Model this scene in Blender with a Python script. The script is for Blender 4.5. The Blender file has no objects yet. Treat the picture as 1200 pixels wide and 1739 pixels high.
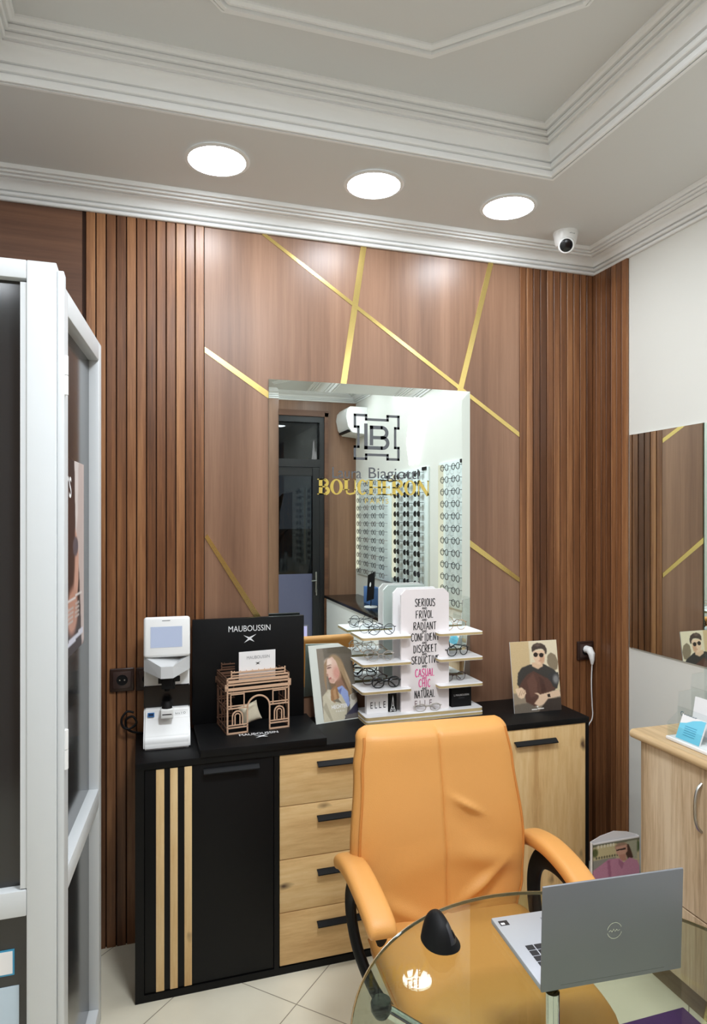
import bpy, bmesh, math, random
import numpy as np
from mathutils import Vector, Matrix
random.seed(7)
C = bpy.context.scene.collection
SC = bpy.context.scene
PI = math.pi
R = math.radians

# ------------------------------------------------------------------ camera, world, exposure
cd = bpy.data.cameras.new('camera')
cam = bpy.data.objects.new('camera', cd); C.objects.link(cam)
cam.location = (0, 0, 1.7)
cam.rotation_euler = (R(90), 0, R(-17.5))
cd.sensor_fit = 'AUTO'; cd.sensor_width = 36.0
cd.lens = 1140 / 1739 * 36.0
cd.shift_y = 9.5 / 1739
cd.clip_start = 0.02
SC.camera = cam
w = bpy.data.worlds.new('night'); SC.world = w; w.use_nodes = True
w.node_tree.nodes['Background'].inputs[0].default_value = (0.40, 0.42, 0.47, 1)
w.node_tree.nodes['Background'].inputs[1].default_value = 0.45
SC.view_settings.view_transform = 'Standard'
SC.view_settings.look = 'None'
SC.view_settings.exposure = 0.25
SC.view_settings.gamma = 1.0
SC.view_settings.use_curve_mapping = False
SC.cycles.use_denoising = True
LAMP = 50.0          # radiance of the downlight discs
SIDE = 30.0          # the downlights over the other three sides are dimmer
FILL = 68.0        # radiance of the added, unseen fill lamp overhead
NEON = 5.0

# ------------------------------------------------------------------ helpers
def lin(c):
    o = []
    for v in c[:3]:
        v = v / 255.0
        o.append(v / 12.92 if v <= 0.04045 else ((v + 0.055) / 1.055) ** 2.4)
    return (*o, 1.0)

class NT:
    def __init__(s, name):
        s.m = bpy.data.materials.new(name); s.m.use_nodes = True
        s.t = s.m.node_tree; s.b = s.t.nodes['Principled BSDF']; s.out = s.t.nodes['Material Output']
    def n(s, ty, **kw):
        x = s.t.nodes.new(ty)
        for k, v in kw.items(): setattr(x, k, v)
        return x
    def l(s, a, b): s.t.links.new(a, b)

def pm(name, col, rough=0.5, metal=0.0, spec=0.5, coat=0.0, emit=None, es=1.0, bump=None, var=0.0):
    t = NT(name); b = t.b
    b.inputs['Base Color'].default_value = lin(col)
    b.inputs['Roughness'].default_value = rough
    b.inputs['Metallic'].default_value = metal
    b.inputs['Specular IOR Level'].default_value = spec
    b.inputs['Coat Weight'].default_value = coat
    b.inputs['Coat Roughness'].default_value = 0.15
    if emit:
        b.inputs['Emission Color'].default_value = lin(emit); b.inputs['Emission Strength'].default_value = es
    if bump or var:
        tc = t.n('ShaderNodeTexCoord'); no = t.n('ShaderNodeTexNoise')
        no.inputs['Scale'].default_value = bump[0] if bump else 8
        no.inputs['Detail'].default_value = 4
        t.l(tc.outputs['Object'], no.inputs['Vector'])
        if bump:
            bp = t.n('ShaderNodeBump'); bp.inputs['Strength'].default_value = bump[1]; bp.inputs['Distance'].default_value = 0.002
            t.l(no.outputs['Fac'], bp.inputs['Height']); t.l(bp.outputs['Normal'], b.inputs['Normal'])
        if var:
            n2 = t.n('ShaderNodeTexNoise'); n2.inputs['Scale'].default_value = 3
            t.l(tc.outputs['Object'], n2.inputs['Vector'])
            mx = t.n('ShaderNodeMix', data_type='RGBA')
            mx.inputs[6].default_value = lin([v * (1 - var) for v in col]); mx.inputs[7].default_value = lin([min(255, v * (1 + var)) for v in col])
            t.l(n2.outputs['Fac'], mx.inputs[0]); t.l(mx.outputs[2], b.inputs['Base Color'])
    return t.m

def wood(name, dark, mid, light, scale=(28, 28, 1.3), rough=0.38, island=0.0, knots=0.0, coat=0.0, contrast=1.0, spec=0.5, fine=0.35):
    t = NT(name); b = t.b
    tc = t.n('ShaderNodeTexCoord'); mp = t.n('ShaderNodeMapping'); mp.inputs['Scale'].default_value = scale
    t.l(tc.outputs['Object'], mp.inputs['Vector']); vec = mp.outputs['Vector']
    if island:
        ge = t.n('ShaderNodeNewGeometry'); ml = t.n('ShaderNodeMath', operation='MULTIPLY'); ml.inputs[1].default_value = 37.0
        t.l(ge.outputs['Random Per Island'], ml.inputs[0])
        ad = t.n('ShaderNodeVectorMath', operation='ADD'); t.l(vec, ad.inputs[0]); t.l(ml.outputs[0], ad.inputs[1]); vec = ad.outputs[0]
    n1 = t.n('ShaderNodeTexNoise'); n1.inputs['Scale'].default_value = 0.35; n1.inputs['Detail'].default_value = 5; n1.inputs['Distortion'].default_value = 0.6
    n2 = t.n('ShaderNodeTexNoise'); n2.inputs['Scale'].default_value = 4.0; n2.inputs['Detail'].default_value = 6; n2.inputs['Roughness'].default_value = 0.7
    t.l(vec, n1.inputs['Vector']); t.l(vec, n2.inputs['Vector'])
    mx = t.n('ShaderNodeMix', data_type='FLOAT'); mx.inputs[0].default_value = fine
    t.l(n1.outputs['Fac'], mx.inputs[2]); t.l(n2.outputs['Fac'], mx.inputs[3])
    fac = mx.outputs[0]
    if island:
        m2 = t.n('ShaderNodeMath', operation='MULTIPLY_ADD'); m2.inputs[1].default_value = island; 
        s2 = t.n('ShaderNodeMath', operation='SUBTRACT'); t.l(ge.outputs['Random Per Island'], s2.inputs[0]); s2.inputs[1].default_value = 0.5
        t.l(s2.outputs[0], m2.inputs[0]); t.l(fac, m2.inputs[2]); fac = m2.outputs[0]
    rp = t.n('ShaderNodeValToRGB'); e = rp.color_ramp.elements
    h = 0.17 / contrast
    e[0].position = 0.5 - h; e[0].color = lin(dark); e[1].position = 0.5 + h; e[1].color = lin(light)
    x = e.new(0.5); x.color = lin(mid)
    t.l(fac, rp.inputs['Fac']); col = rp.outputs['Color']
    if knots:
        mk = t.n('ShaderNodeMapping'); ks = [7.0 if s > 5 else 3.2 for s in scale]; mk.inputs['Scale'].default_value = ks
        t.l(tc.outputs['Object'], mk.inputs['Vector'])
        nz = t.n('ShaderNodeTexNoise'); nz.inputs['Scale'].default_value = 3.0; t.l(mk.outputs['Vector'], nz.inputs['Vector'])
        av = t.n('ShaderNodeVectorMath', operation='MULTIPLY_ADD'); av.inputs[1].default_value = (.25, .25, .25)
        t.l(nz.outputs['Color'], av.inputs[0]); t.l(mk.outputs['Vector'], av.inputs[2])
        vo = t.n('ShaderNodeTexVoronoi'); vo.inputs['Scale'].default_value = knots; t.l(av.outputs[0], vo.inputs['Vector'])
        kr = t.n('ShaderNodeMapRange'); kr.inputs['From Min'].default_value = 0.03; kr.inputs['From Max'].default_value = 0.14
        kr.inputs['To Min'].default_value = 0.95; kr.inputs['To Max'].default_value = 0.0
        t.l(vo.outputs['Distance'], kr.inputs['Value'])
        km = t.n('ShaderNodeMix', data_type='RGBA'); km.inputs[7].default_value = lin((74, 48, 28))
        t.l(kr.outputs[0], km.inputs[0]); t.l(col, km.inputs[6]); col = km.outputs[2]
    t.l(col, b.inputs['Base Color'])
    bp = t.n('ShaderNodeBump'); bp.inputs['Strength'].default_value = 0.12; bp.inputs['Distance'].default_value = 0.001
    t.l(n2.outputs['Fac'], bp.inputs['Height']); t.l(bp.outputs['Normal'], b.inputs['Normal'])
    b.inputs['Roughness'].default_value = rough; b.inputs['Coat Weight'].default_value = coat; b.inputs['Specular IOR Level'].default_value = spec
    return t.m

def thin_glass(name, tint=(235, 245, 238), ior=1.5, rough=0.0):
    t = NT(name)
    tr = t.n('ShaderNodeBsdfTransparent'); tr.inputs[0].default_value = lin(tint)
    gl = t.n('ShaderNodeBsdfGlossy'); gl.inputs['Roughness'].default_value = rough
    lw = t.n('ShaderNodeLayerWeight'); lw.inputs['Blend'].default_value = 0.5
    pw = t.n('ShaderNodeMath', operation='POWER'); pw.inputs[1].default_value = 5.0; t.l(lw.outputs['Facing'], pw.inputs[0])
    f0 = ((ior-1)/(ior+1))**2
    fr = t.n('ShaderNodeMath', operation='MULTIPLY_ADD'); fr.inputs[1].default_value = 1-f0; fr.inputs[2].default_value = f0; t.l(pw.outputs[0], fr.inputs[0])
    mx = t.n('ShaderNodeMixShader')
    t.l(fr.outputs[0], mx.inputs[0]); t.l(tr.outputs[0], mx.inputs[1]); t.l(gl.outputs[0], mx.inputs[2])
    t.l(mx.outputs[0], t.out.inputs['Surface'])
    return t.m

def emis(name, col, s):
    t = NT(name); e = t.n('ShaderNodeEmission'); e.inputs[0].default_value = lin(col); e.inputs[1].default_value = s
    t.l(e.outputs[0], t.out.inputs['Surface']); return t.m

def print_mat(name, rough=0.4):
    t = NT(name); a = t.n('ShaderNodeAttribute'); a.attribute_name = 'Col'
    t.l(a.outputs['Color'], t.b.inputs['Base Color']); t.b.inputs['Roughness'].default_value = rough
    return t.m

class MB:
    def __init__(s): s.v = []; s.f = []; s.mi = []
    def add(s, vs, fs, m=0, M=None):
        o = len(s.v)
        s.v += [tuple(M @ Vector(p)) for p in vs] if M is not None else [tuple(p) for p in vs]
        for f in fs: s.f.append(tuple(i + o for i in f)); s.mi.append(m)
        return s
    def box(s, x0, x1, y0, y1, z0, z1, m=0, M=None):
        v = [(x0,y0,z0),(x1,y0,z0),(x1,y1,z0),(x0,y1,z0),(x0,y0,z1),(x1,y0,z1),(x1,y1,z1),(x0,y1,z1)]
        return s.add(v, [(0,3,2,1),(4,5,6,7),(0,1,5,4),(1,2,6,5),(2,3,7,6),(3,0,4,7)], m, M)
    def bm(s, b, m=0, M=None):
        b.verts.index_update()
        s.add([v.co.copy() for v in b.verts], [[v.index for v in f.verts] for f in b.faces], m, M); b.free(); return s
    def rbox(s, x0, x1, y0, y1, z0, z1, r=0.004, seg=2, m=0, M=None):
        b = bmesh.new(); bmesh.ops.create_cube(b, size=1)
        for v in b.verts: v.co = Vector(((x0+x1)/2 + v.co.x*(x1-x0), (y0+y1)/2 + v.co.y*(y1-y0), (z0+z1)/2 + v.co.z*(z1-z0)))
        bmesh.ops.bevel(b, geom=b.edges[:], offset=r, segments=seg, profile=0.5, affect='EDGES')
        return s.bm(b, m, M)
    def prism(s, pts, a, b, axis='z', m=0, M=None):
        n = len(pts)
        def P(p, h): return {'z': (p[0], p[1], h), 'y': (p[0], h, p[1]), 'x': (h, p[0], p[1])}[axis]
        v = [P(p, a) for p in pts] + [P(p, b) for p in pts]
        f = [tuple(range(n)), tuple(range(2*n-1, n-1, -1))] + [(i, i+n, (i+1) % n + n, (i+1) % n) for i in range(n)]
        return s.add(v, f, m, M)
    def tube(s, path, r, seg=8, closed=False, m=0, M=None, flat=None):
        P = [Vector(p) for p in path]; n = len(P); rr = r if isinstance(r, (list, tuple)) else [r]*n
        v = []; up = None
        for i in range(n):
            a = P[(i-1) % n] if (closed or i > 0) else P[i]; b = P[(i+1) % n] if (closed or i < n-1) else P[i]
            t = (b - a).normalized()
            if up is None:
                up = Vector((0,0,1)) if abs(t.z) < 0.9 else Vector((1,0,0))
            up = (up - t*up.dot(t))
            if up.length < 1e-6: up = t.orthogonal()
            up.normalize(); sd = t.cross(up)
            for k in range(seg):
                an = 2*PI*k/seg; fx = 1 if flat is None else flat
                v.append(P[i] + (sd*math.cos(an) + up*math.sin(an)*fx)*rr[i])
        f = []
        for i in range(n if closed else n-1):
            j = (i+1) % n
            for k in range(seg): f.append((i*seg+k, i*seg+(k+1) % seg, j*seg+(k+1) % seg, j*seg+k))
        if not closed: f += [tuple(range(seg-1, -1, -1)), tuple((n-1)*seg+k for k in range(seg))]
        return s.add(v, f, m, M)
    def lathe(s, prof, c=(0,0,0), seg=32, m=0, M=None):
        v = []; f = []; n = len(prof)
        for k in range(seg):
            a = 2*PI*k/seg
            for r, z in prof: v.append((c[0]+r*math.cos(a), c[1]+r*math.sin(a), c[2]+z))
        for k in range(seg):
            j = (k+1) % seg
            for i in range(n-1): f.append((k*n+i, j*n+i, j*n+i+1, k*n+i+1))
        b = MB(); b.add(v, f)
        bb = bmesh.new(); vs = [bb.verts.new(p) for p in b.v]
        for q in b.f:
            try: bb.faces.new([vs[i] for i in q])
            except ValueError: pass
        bmesh.ops.remove_doubles(bb, verts=bb.verts[:], dist=1e-6)
        return s.bm(bb, m, M)
    def grid(s, fn, nu, nv, m=0, M=None, wrap=False):
        v = [fn(i, j) for i in range(nu) for j in range(nv)]; f = []
        for i in range(nu-1):
            for j in range(nv if wrap else nv-1):
                k = (j+1) % nv
                f.append((i*nv+j, i*nv+k, (i+1)*nv+k, (i+1)*nv+j))
        return s.add(v, f, m, M)
    def build(s, name, mats, parent=None, world=False, smooth=35, recalc=True):
        me = bpy.data.meshes.new(name)
        vs = s.v
        if parent is not None and world:
            I = mw(parent).inverted(); vs = [tuple(I @ Vector(p)) for p in vs]
        me.from_pydata(vs, [], s.f)
        if not isinstance(mats, (list, tuple)): mats = [mats]
        for m in mats: me.materials.append(m)
        me.polygons.foreach_set('material_index', s.mi)
        if recalc:
            b = bmesh.new(); b.from_mesh(me); bmesh.ops.recalc_face_normals(b, faces=b.faces[:]); b.to_mesh(me); b.free()
        if smooth:
            me.polygons.foreach_set('use_smooth', [True]*len(me.polygons))
            me.set_sharp_from_angle(angle=R(smooth))
        me.update()
        o = bpy.data.objects.new(name, me); C.objects.link(o)
        if parent is not None: o.parent = parent
        return o

def mw(o):
    M = o.matrix_basis.copy()
    while o.parent: o = o.parent; M = o.matrix_basis @ M
    return M
def tag(o, label=None, cat=None, group=None, kind=None):
    if label: o['label'] = label
    if cat: o['category'] = cat
    if group: o['group'] = group
    if kind: o['kind'] = kind
    return o
def thing(name, label, cat, loc=(0,0,0), rz=0, group=None):
    o = bpy.data.objects.new(name, None); C.objects.link(o); o.empty_display_size = 0.05
    o.location = loc; o.rotation_euler = (0, 0, rz)
    return tag(o, label, cat, group)
def struct(name, mb, mats, parent=None, **k):
    o = mb.build(name, mats, parent, **k)
    if parent is None: o['kind'] = 'structure'
    return o
def copy_tree(o, parent=None):
    c = o.copy(); C.objects.link(c)
    if parent is not None: c.parent = parent
    for ch in [x for x in bpy.data.objects if x.parent == o]: copy_tree(ch, c)
    return c
def offset_poly(P, d):
    n = len(P); out = []
    A = sum(P[i][0]*P[(i+1) % n][1]-P[(i+1) % n][0]*P[i][1] for i in range(n)); sg = 1 if A > 0 else -1
    for i in range(n):
        a, b, c = Vector(P[i-1]), Vector(P[i]), Vector(P[(i+1) % n])
        e1 = (b-a).normalized(); e2 = (c-b).normalized()
        n1 = Vector((-e1.y, e1.x))*sg; n2 = Vector((-e2.y, e2.x))*sg
        k = (n1+n2); k = k / (k.dot(n1)); out.append((b.x+k.x*d, b.y+k.y*d))
    return out
def sweep_loop(P, prof):
    mb = MB(); L = [[(x, y, z) for x, y in offset_poly(P, d)] for d, z in prof]; n = len(P)
    mb.grid(lambda i, j: L[i][j], len(L), n, wrap=True); return mb

# text: a FONT curve turned into a mesh, fitted into a box on a plane facing -Y unless M says otherwise
def text(name, body, x0, x1, z0, z1, y, mat, parent=None, M=None, bold=0.0, world=False, shear=0.0):
    cu = bpy.data.curves.new(name, 'FONT'); cu.body = body; cu.size = 1; cu.offset = bold; cu.shear = shear; cu.resolution_u = 4
    tmp = bpy.data.objects.new('t', cu); C.objects.link(tmp)
    dg = bpy.context.evaluated_depsgraph_get(); dg.update()
    me = bpy.data.meshes.new_from_object(tmp.evaluated_get(dg)); bpy.data.objects.remove(tmp); bpy.data.curves.remove(cu)
    V = [v.co.copy() for v in me.vertices]
    ax, bx = min(v.x for v in V), max(v.x for v in V); ay, by = min(v.y for v in V), max(v.y for v in V)
    mb = MB()
    vs = [(x0+(v.x-ax)/(bx-ax)*(x1-x0), y, z0+(v.y-ay)/(by-ay)*(z1-z0)) for v in V]
    mb.add(vs, [tuple(p.vertices) for p in me.polygons], 0, M)
    bpy.data.meshes.remove(me)
    return mb.build(name, mat, parent, world, smooth=0, recalc=False)

# hand lettering: strokes in a unit cell
ST = {
 'S': [[(.92,.84),(.6,1),(.2,.92),(.08,.72),(.35,.54),(.75,.42),(.92,.22),(.65,.02),(.25,.03),(.03,.17)]],
 'E': [[(.85,.98),(.15,.95),(.12,.02),(.9,.05)],[(.13,.5),(.72,.54)]],
 'R': [[(.12,0),(.14,.98),(.6,1),(.88,.8),(.72,.55),(.14,.45)],[(.3,.48),(.95,.0)]],
 'I': [[(.5,0),(.52,1)]],
 'O': [[(.5,1),(.15,.82),(.05,.45),(.22,.08),(.5,0),(.82,.1),(.97,.5),(.85,.85),(.5,1)]],
 'U': [[(.1,1),(.1,.3),(.3,.02),(.68,.03),(.88,.3),(.9,1)]],
 'F': [[(.12,0),(.14,.97),(.92,1)],[(.13,.5),(.75,.53)]],
 'V': [[(.05,1),(.5,0)],[(.5,0),(.97,1)]],
 'L': [[(.15,1),(.13,.03),(.88,.06)]],
 'A': [[(.02,0),(.5,1)],[(.5,1),(.97,0)],[(.2,.34),(.8,.36)]],
 'D': [[(.14,0),(.14,1),(.6,.92),(.93,.58),(.82,.2),(.45,.0),(.1,.02)]],
 'N': [[(.1,0),(.12,1)],[(.12,1),(.86,.02)],[(.86,.02),(.9,1)]],
 'T': [[(.02,.96),(.98,1)],[(.5,.98),(.48,0)]],
 'C': [[(.92,.85),(.6,1),(.25,.88),(.06,.5),(.2,.12),(.55,0),(.92,.14)]],
 'H': [[(.1,0),(.12,1)],[(.88,0),(.9,1)],[(.1,.48),(.9,.53)]],
 'B': [[(.14,0),(.14,1),(.65,.97),(.82,.76),(.62,.55),(.14,.52),(.72,.48),(.92,.26),(.7,.02),(.12,0)]],
 'M': [[(.06,0),(.12,1)],[(.12,1),(.5,.3)],[(.5,.3),(.88,1)],[(.88,1),(.95,0)]],
}
def ribbon(mb, pts, wd, y=0.0, M=None):
    P = [Vector((p[0], p[1])) for p in pts]; n = len(P); v = []
    for i in range(n):
        a = P[max(0, i-1)]; b = P[min(n-1, i+1)]
        t = (b-a); t = t.normalized() if t.length else Vector((1, 0)); nn = Vector((-t.y, t.x))
        k = 1.0
        if 0 < i < n-1:
            t1 = (P[i]-P[i-1]).normalized(); n1 = Vector((-t1.y, t1.x)); k = min(1.8, 1/max(.3, nn.dot(n1)))
        v += [(P[i].x+nn.x*wd*k/2, y, P[i].y+nn.y*wd*k/2), (P[i].x-nn.x*wd*k/2, y, P[i].y-nn.y*wd*k/2)]
    mb.add(v, [(2*i, 2*i+1, 2*i+3, 2*i+2) for i in range(n-1)], 0, M)
def hand(name, word, x0, x1, z0, z1, y, mat, parent, wd=0.0028, world=True):
    mb = MB(); wts = [0.45 if c == 'I' else 1.0 for c in word]; tot = sum(wts) + 0.22*(len(word)-1); u = (x1-x0)/tot; x = x0
    for c, wt in zip(word, wts):
        jz = random.uniform(-.04, .04)*(z1-z0)
        for st in ST[c]: ribbon(mb, [(x+p[0]*u*wt, z0+jz+p[1]*(z1-z0)) for p in st], wd, y)
        x += u*(wt+.22)
    return mb.build(name, mat, parent, world, smooth=0, recalc=False)

# printed pictures: soft shapes rasterised to a colour per vertex
class Pic:
    def __init__(s, w, h, bg):
        s.w, s.h = w, h; s.a = np.zeros((h, w, 3)); s.a[:] = bg
        s.X, s.Y = np.meshgrid((np.arange(w)+.5)/w, (np.arange(h)+.5)/h)
    def mix(s, m, col, al=1.0): s.a += (np.array(col, float)-s.a)*(m*al)[..., None]; return s
    def ell(s, cx, cy, rx, ry, col, f=0.15, rot=0, al=1.0):
        c, q = math.cos(R(rot)), math.sin(R(rot)); asp = s.h/s.w
        dx = s.X-cx; dy = (s.Y-cy)*asp
        x = (dx*c+dy*q)/rx; y = (-dx*q+dy*c)/(ry*asp)
        d = np.sqrt(x*x+y*y); return s.mix(np.clip((1+f/2-d)/max(f, 1e-3), 0, 1), col, al)
    def poly(s, pts, col, f=1, al=1.0):
        m = np.zeros((s.h, s.w), bool); n = len(pts)
        for i in range(n):
            (x1, y1), (x2, y2) = pts[i], pts[(i+1) % n]
            if y1 == y2: continue
            c = ((y1 > s.Y) != (y2 > s.Y)) & (s.X < (x2-x1)*(s.Y-y1)/(y2-y1)+x1); m ^= c
        m = m.astype(float)
        for _ in range(f):
            p = np.pad(m, 1, mode='edge'); m = (p[:-2, 1:-1]+p[2:, 1:-1]+p[1:-1, :-2]+p[1:-1, 2:]+2*m)/6
        return s.mix(m, col, al)
    def noise(s, amp, seed=1):
        r = np.random.RandomState(seed); s.a = np.clip(s.a+r.normal(0, amp, (s.h, s.w, 1)), 0, 255); return s
    def mesh(s, name, fn, mat, parent, world=True):
        mb = MB(); W, H = s.w, s.h
        mb.grid(lambda j, i: fn(i/(W-1), 1-j/(H-1)), H, W)
        o = mb.build(name, mat, parent, world, smooth=0, recalc=False)
        ca = o.data.color_attributes.new('Col', 'FLOAT_COLOR', 'POINT')
        c = s.a.reshape(-1, 3)/255.0
        c = np.where(c <= .04045, c/12.92, ((np.clip(c, 0, 1)+.055)/1.055)**2.4)
        ca.data.foreach_set('color', np.c_[c, np.ones(len(c))].astype(np.float32).ravel())
        return o

def arc(cx, cz, r, a0, a1, n=16, y=None):
    o = [(cx+r*math.cos(R(a0+(a1-a0)*i/n)), cz+r*math.sin(R(a0+(a1-a0)*i/n))) for i in range(n+1)]
    return o if y is None else [(p[0], y, p[1]) for p in o]

# ------------------------------------------------------------------ materials
M_paint = pm('wall_paint', (222, 221, 214), 0.6, var=0.01)
M_ceil = pm('ceiling_paint', (222, 223, 221), 0.7)
M_plaster = pm('plaster_trim', (243, 244, 243), 0.6)
M_slat = wood('walnut_slats', (86, 52, 30), (130, 85, 53), (174, 124, 82), (30, 30, 1.1), 0.36, island=0.16)
M_panel = wood('walnut_panel', (108, 78, 60), (134, 100, 78), (156, 120, 96), (22, 22, 0.7), 0.36, contrast=0.8)
M_panelh = wood('walnut_panel_cross', (84, 54, 38), (104, 70, 50), (124, 86, 62), (0.8, 20, 22), 0.5)
M_groove = pm('groove_dark', (58, 32, 18), 0.8)
M_oak = wood('knotty_oak', (200, 158, 104), (221, 184, 128), (233, 202, 150), (16, 16, 1.6), 0.45, knots=1.25, contrast=1.5)
M_oakh = wood('knotty_oak_cross', (200, 158, 104), (221, 184, 128), (233, 202, 150), (1.8, 16, 16), 0.45, knots=1.25, contrast=1.5)
M_sonoma = wood('pale_oak', (164, 138, 108), (203, 177, 144), (224, 202, 172), (24, 24, 1.2), 0.45, fine=0.4, contrast=1.6)
M_sonomah = wood('pale_oak_top', (170, 138, 98), (206, 176, 134), (222, 196, 156), (24, 1.2, 24), 0.42, fine=0.4)
M_sonomad = wood('oak_plinth', (110, 92, 72), (134, 114, 92), (150, 130, 106), (24, 1.2, 24), 0.5)
M_black = pm('black_laminate', (11, 11, 12), 0.5, spec=0.22, bump=(300, .08))
M_blackm = pm('black_matt', (12, 12, 13), 0.6, spec=0.25)
M_blackg = pm('black_gloss', (12, 12, 14), 0.2)
M_gold = pm('gold_mirror', (232, 206, 130), 0.22, metal=0.9)
M_mirror = pm('mirror_silver', (236, 244, 240), 0.0, metal=1.0)
M_glassedge = pm('mirror_edge', (120, 150, 140), 0.2)
M_alu = pm('white_aluminium', (208, 211, 212), 0.4, metal=0.0, bump=(60, .03))
M_dark = pm('smoked_pane', (46, 46, 46), 0.12, spec=0.6)
M_chrome = pm('chrome', (225, 226, 228), 0.06, metal=1.0)
M_steel = pm('brushed_steel', (190, 190, 186), 0.3, metal=1.0)
M_leather = pm('orange_leather', (216, 154, 84), 0.42, spec=0.4, bump=(420, .25), var=0.03)
M_leatherd = pm('orange_piping', (196, 126, 58), 0.45)
M_plast = pm('white_plastic', (238, 238, 236), 0.35)
M_plastg = pm('grey_plastic', (205, 206, 206), 0.4)
M_screen = pm('device_screen', (120, 132, 156), 0.2, emit=(206, 216, 236), es=0.36)
M_white = pm('white_card', (240, 238, 238), 0.5)
M_pinkw = pm('stand_white', (238, 230, 230), 0.45)
M_ply = pm('honeycomb_edge', (186, 164, 118), 0.7, bump=(90, .6), var=0.25)
M_ink = pm('black_ink', (24, 22, 24), 0.5)
M_pink = pm('pink_ink', (236, 60, 150), 0.5)
M_inkw = pm('white_ink', (240, 240, 240), 0.5)
M_inkg = pm('grey_ink', (92, 94, 97), 0.5, spec=0.2)
M_goldink = pm('gold_letters', (216, 190, 96), 0.3, metal=0.3)
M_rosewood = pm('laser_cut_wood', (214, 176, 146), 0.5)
M_rosedark = pm('laser_cut_wood_dark', (96, 66, 48), 0.6)  # darker brown for the rear and side faces
M_cloth = pm('cream_cloth', (206, 196, 172), 0.8, bump=(500, .3))
M_laptop = pm('laptop_silver', (132, 134, 138), 0.42, metal=0.35)
M_laptopl = pm('laptop_deck', (172, 174, 178), 0.42, metal=0.3)
M_key = pm('laptop_keys', (30, 31, 34), 0.5)
M_tglass = thin_glass('table_glass', (236, 242, 234), 1.5)
M_lens = thin_glass('clear_lens', (246, 248, 250), 1.35)
M_sun = thin_glass('dark_lens', (70, 64, 60), 1.5)
M_acryl = thin_glass('acrylic', (250, 252, 252), 1.35)
M_rim = pm('glass_rim', (128, 104, 72), 0.12, spec=0.8)
M_purple = pm('purple_mat', (84, 40, 110), 0.85, bump=(300, .5))
M_print = print_mat('printed_picture')
M_lamp = emis('downlight_disc', (241, 248, 255), LAMP)
M_lampside = emis('downlight_disc_dim', (241, 248, 255), SIDE)
M_fill = emis('added_fill_glow', (241, 248, 255), FILL)
M_neon = emis('neon_tube', (255, 250, 252), NEON)
M_sock = pm('brown_socket', (48, 30, 24), 0.35)
M_frame_wire = pm('metal_frame_dark', (44, 44, 48), 0.3, metal=0.6)
M_frame_gold = pm('metal_frame_gold', (196, 160, 120), 0.25, metal=0.9)
M_frame_black = pm('acetate_black', (18, 18, 20), 0.25)
M_frame_tort = pm('acetate_brown', (70, 44, 34), 0.3)
M_frame_clear = pm('acetate_smoke', (168, 160, 150), 0.25)
M_leaf = pm('leaf_dark_green', (30, 62, 36), 0.45)

# floor tiles laid on the diagonal, 40.5 cm
def floor_mat():
    t = NT('floor_tiles'); tc = t.n('ShaderNodeTexCoord'); mp = t.n('ShaderNodeMapping')
    mp.inputs['Rotation'].default_value = (0, 0, R(45)); s = 1/0.4052
    # joints at x-y = -1.781 and x+y = 2.811
    ox = (-1.781/math.sqrt(2)); oy = (2.811/math.sqrt(2))
    mp.inputs['Location'].default_value = (-ox, -oy, 0)
    t.l(tc.outputs['Object'], mp.inputs['Vector'])
    sp = t.n('ShaderNodeSeparateXYZ'); t.l(mp.outputs['Vector'], sp.inputs[0])
    ms = []
    for k in range(2):
        a = t.n('ShaderNodeMath', operation='MULTIPLY'); a.inputs[1].default_value = s; t.l(sp.outputs[k], a.inputs[0])
        b = t.n('ShaderNodeMath', operation='ADD'); b.inputs[1].default_value = 0.5; t.l(a.outputs[0], b.inputs[0])
        c = t.n('ShaderNodeMath', operation='FRACT'); t.l(b.outputs[0], c.inputs[0])
        d = t.n('ShaderNodeMath', operation='SUBTRACT'); d.inputs[1].default_value = 0.5; t.l(c.outputs[0], d.inputs[0])
        e = t.n('ShaderNodeMath', operation='ABSOLUTE'); t.l(d.outputs[0], e.inputs[0]); ms.append(e)
    mn = t.n('ShaderNodeMath', operation='MINIMUM'); t.l(ms[0].outputs[0], mn.inputs[0]); t.l(ms[1].outputs[0], mn.inputs[1])
    gt = t.n('ShaderNodeMath', operation='GREATER_THAN'); gt.inputs[1].default_value = 0.0045; t.l(mn.outputs[0], gt.inputs[0])
    no = t.n('ShaderNodeTexNoise'); no.inputs['Scale'].default_value = 2.2; no.inputs['Detail'].default_value = 6; t.l(tc.outputs['Object'], no.inputs['Vector'])
    rp = t.n('ShaderNodeValToRGB'); rp.color_ramp.elements[0].position = .35; rp.color_ramp.elements[1].position = .68
    rp.color_ramp.elements[0].color = lin((222, 214, 192)); rp.color_ramp.elements[1].color = lin((236, 229, 208)); t.l(no.outputs['Fac'], rp.inputs['Fac'])
    mx = t.n('ShaderNodeMix', data_type='RGBA'); mx.inputs[6].default_value = lin((150, 140, 122))
    t.l(gt.outputs[0], mx.inputs[0]); t.l(rp.outputs['Color'], mx.inputs[7]); t.l(mx.outputs[2], t.b.inputs['Base Color'])
    t.b.inputs['Roughness'].default_value = 0.28
    return t.m
M_floor = floor_mat()

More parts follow.
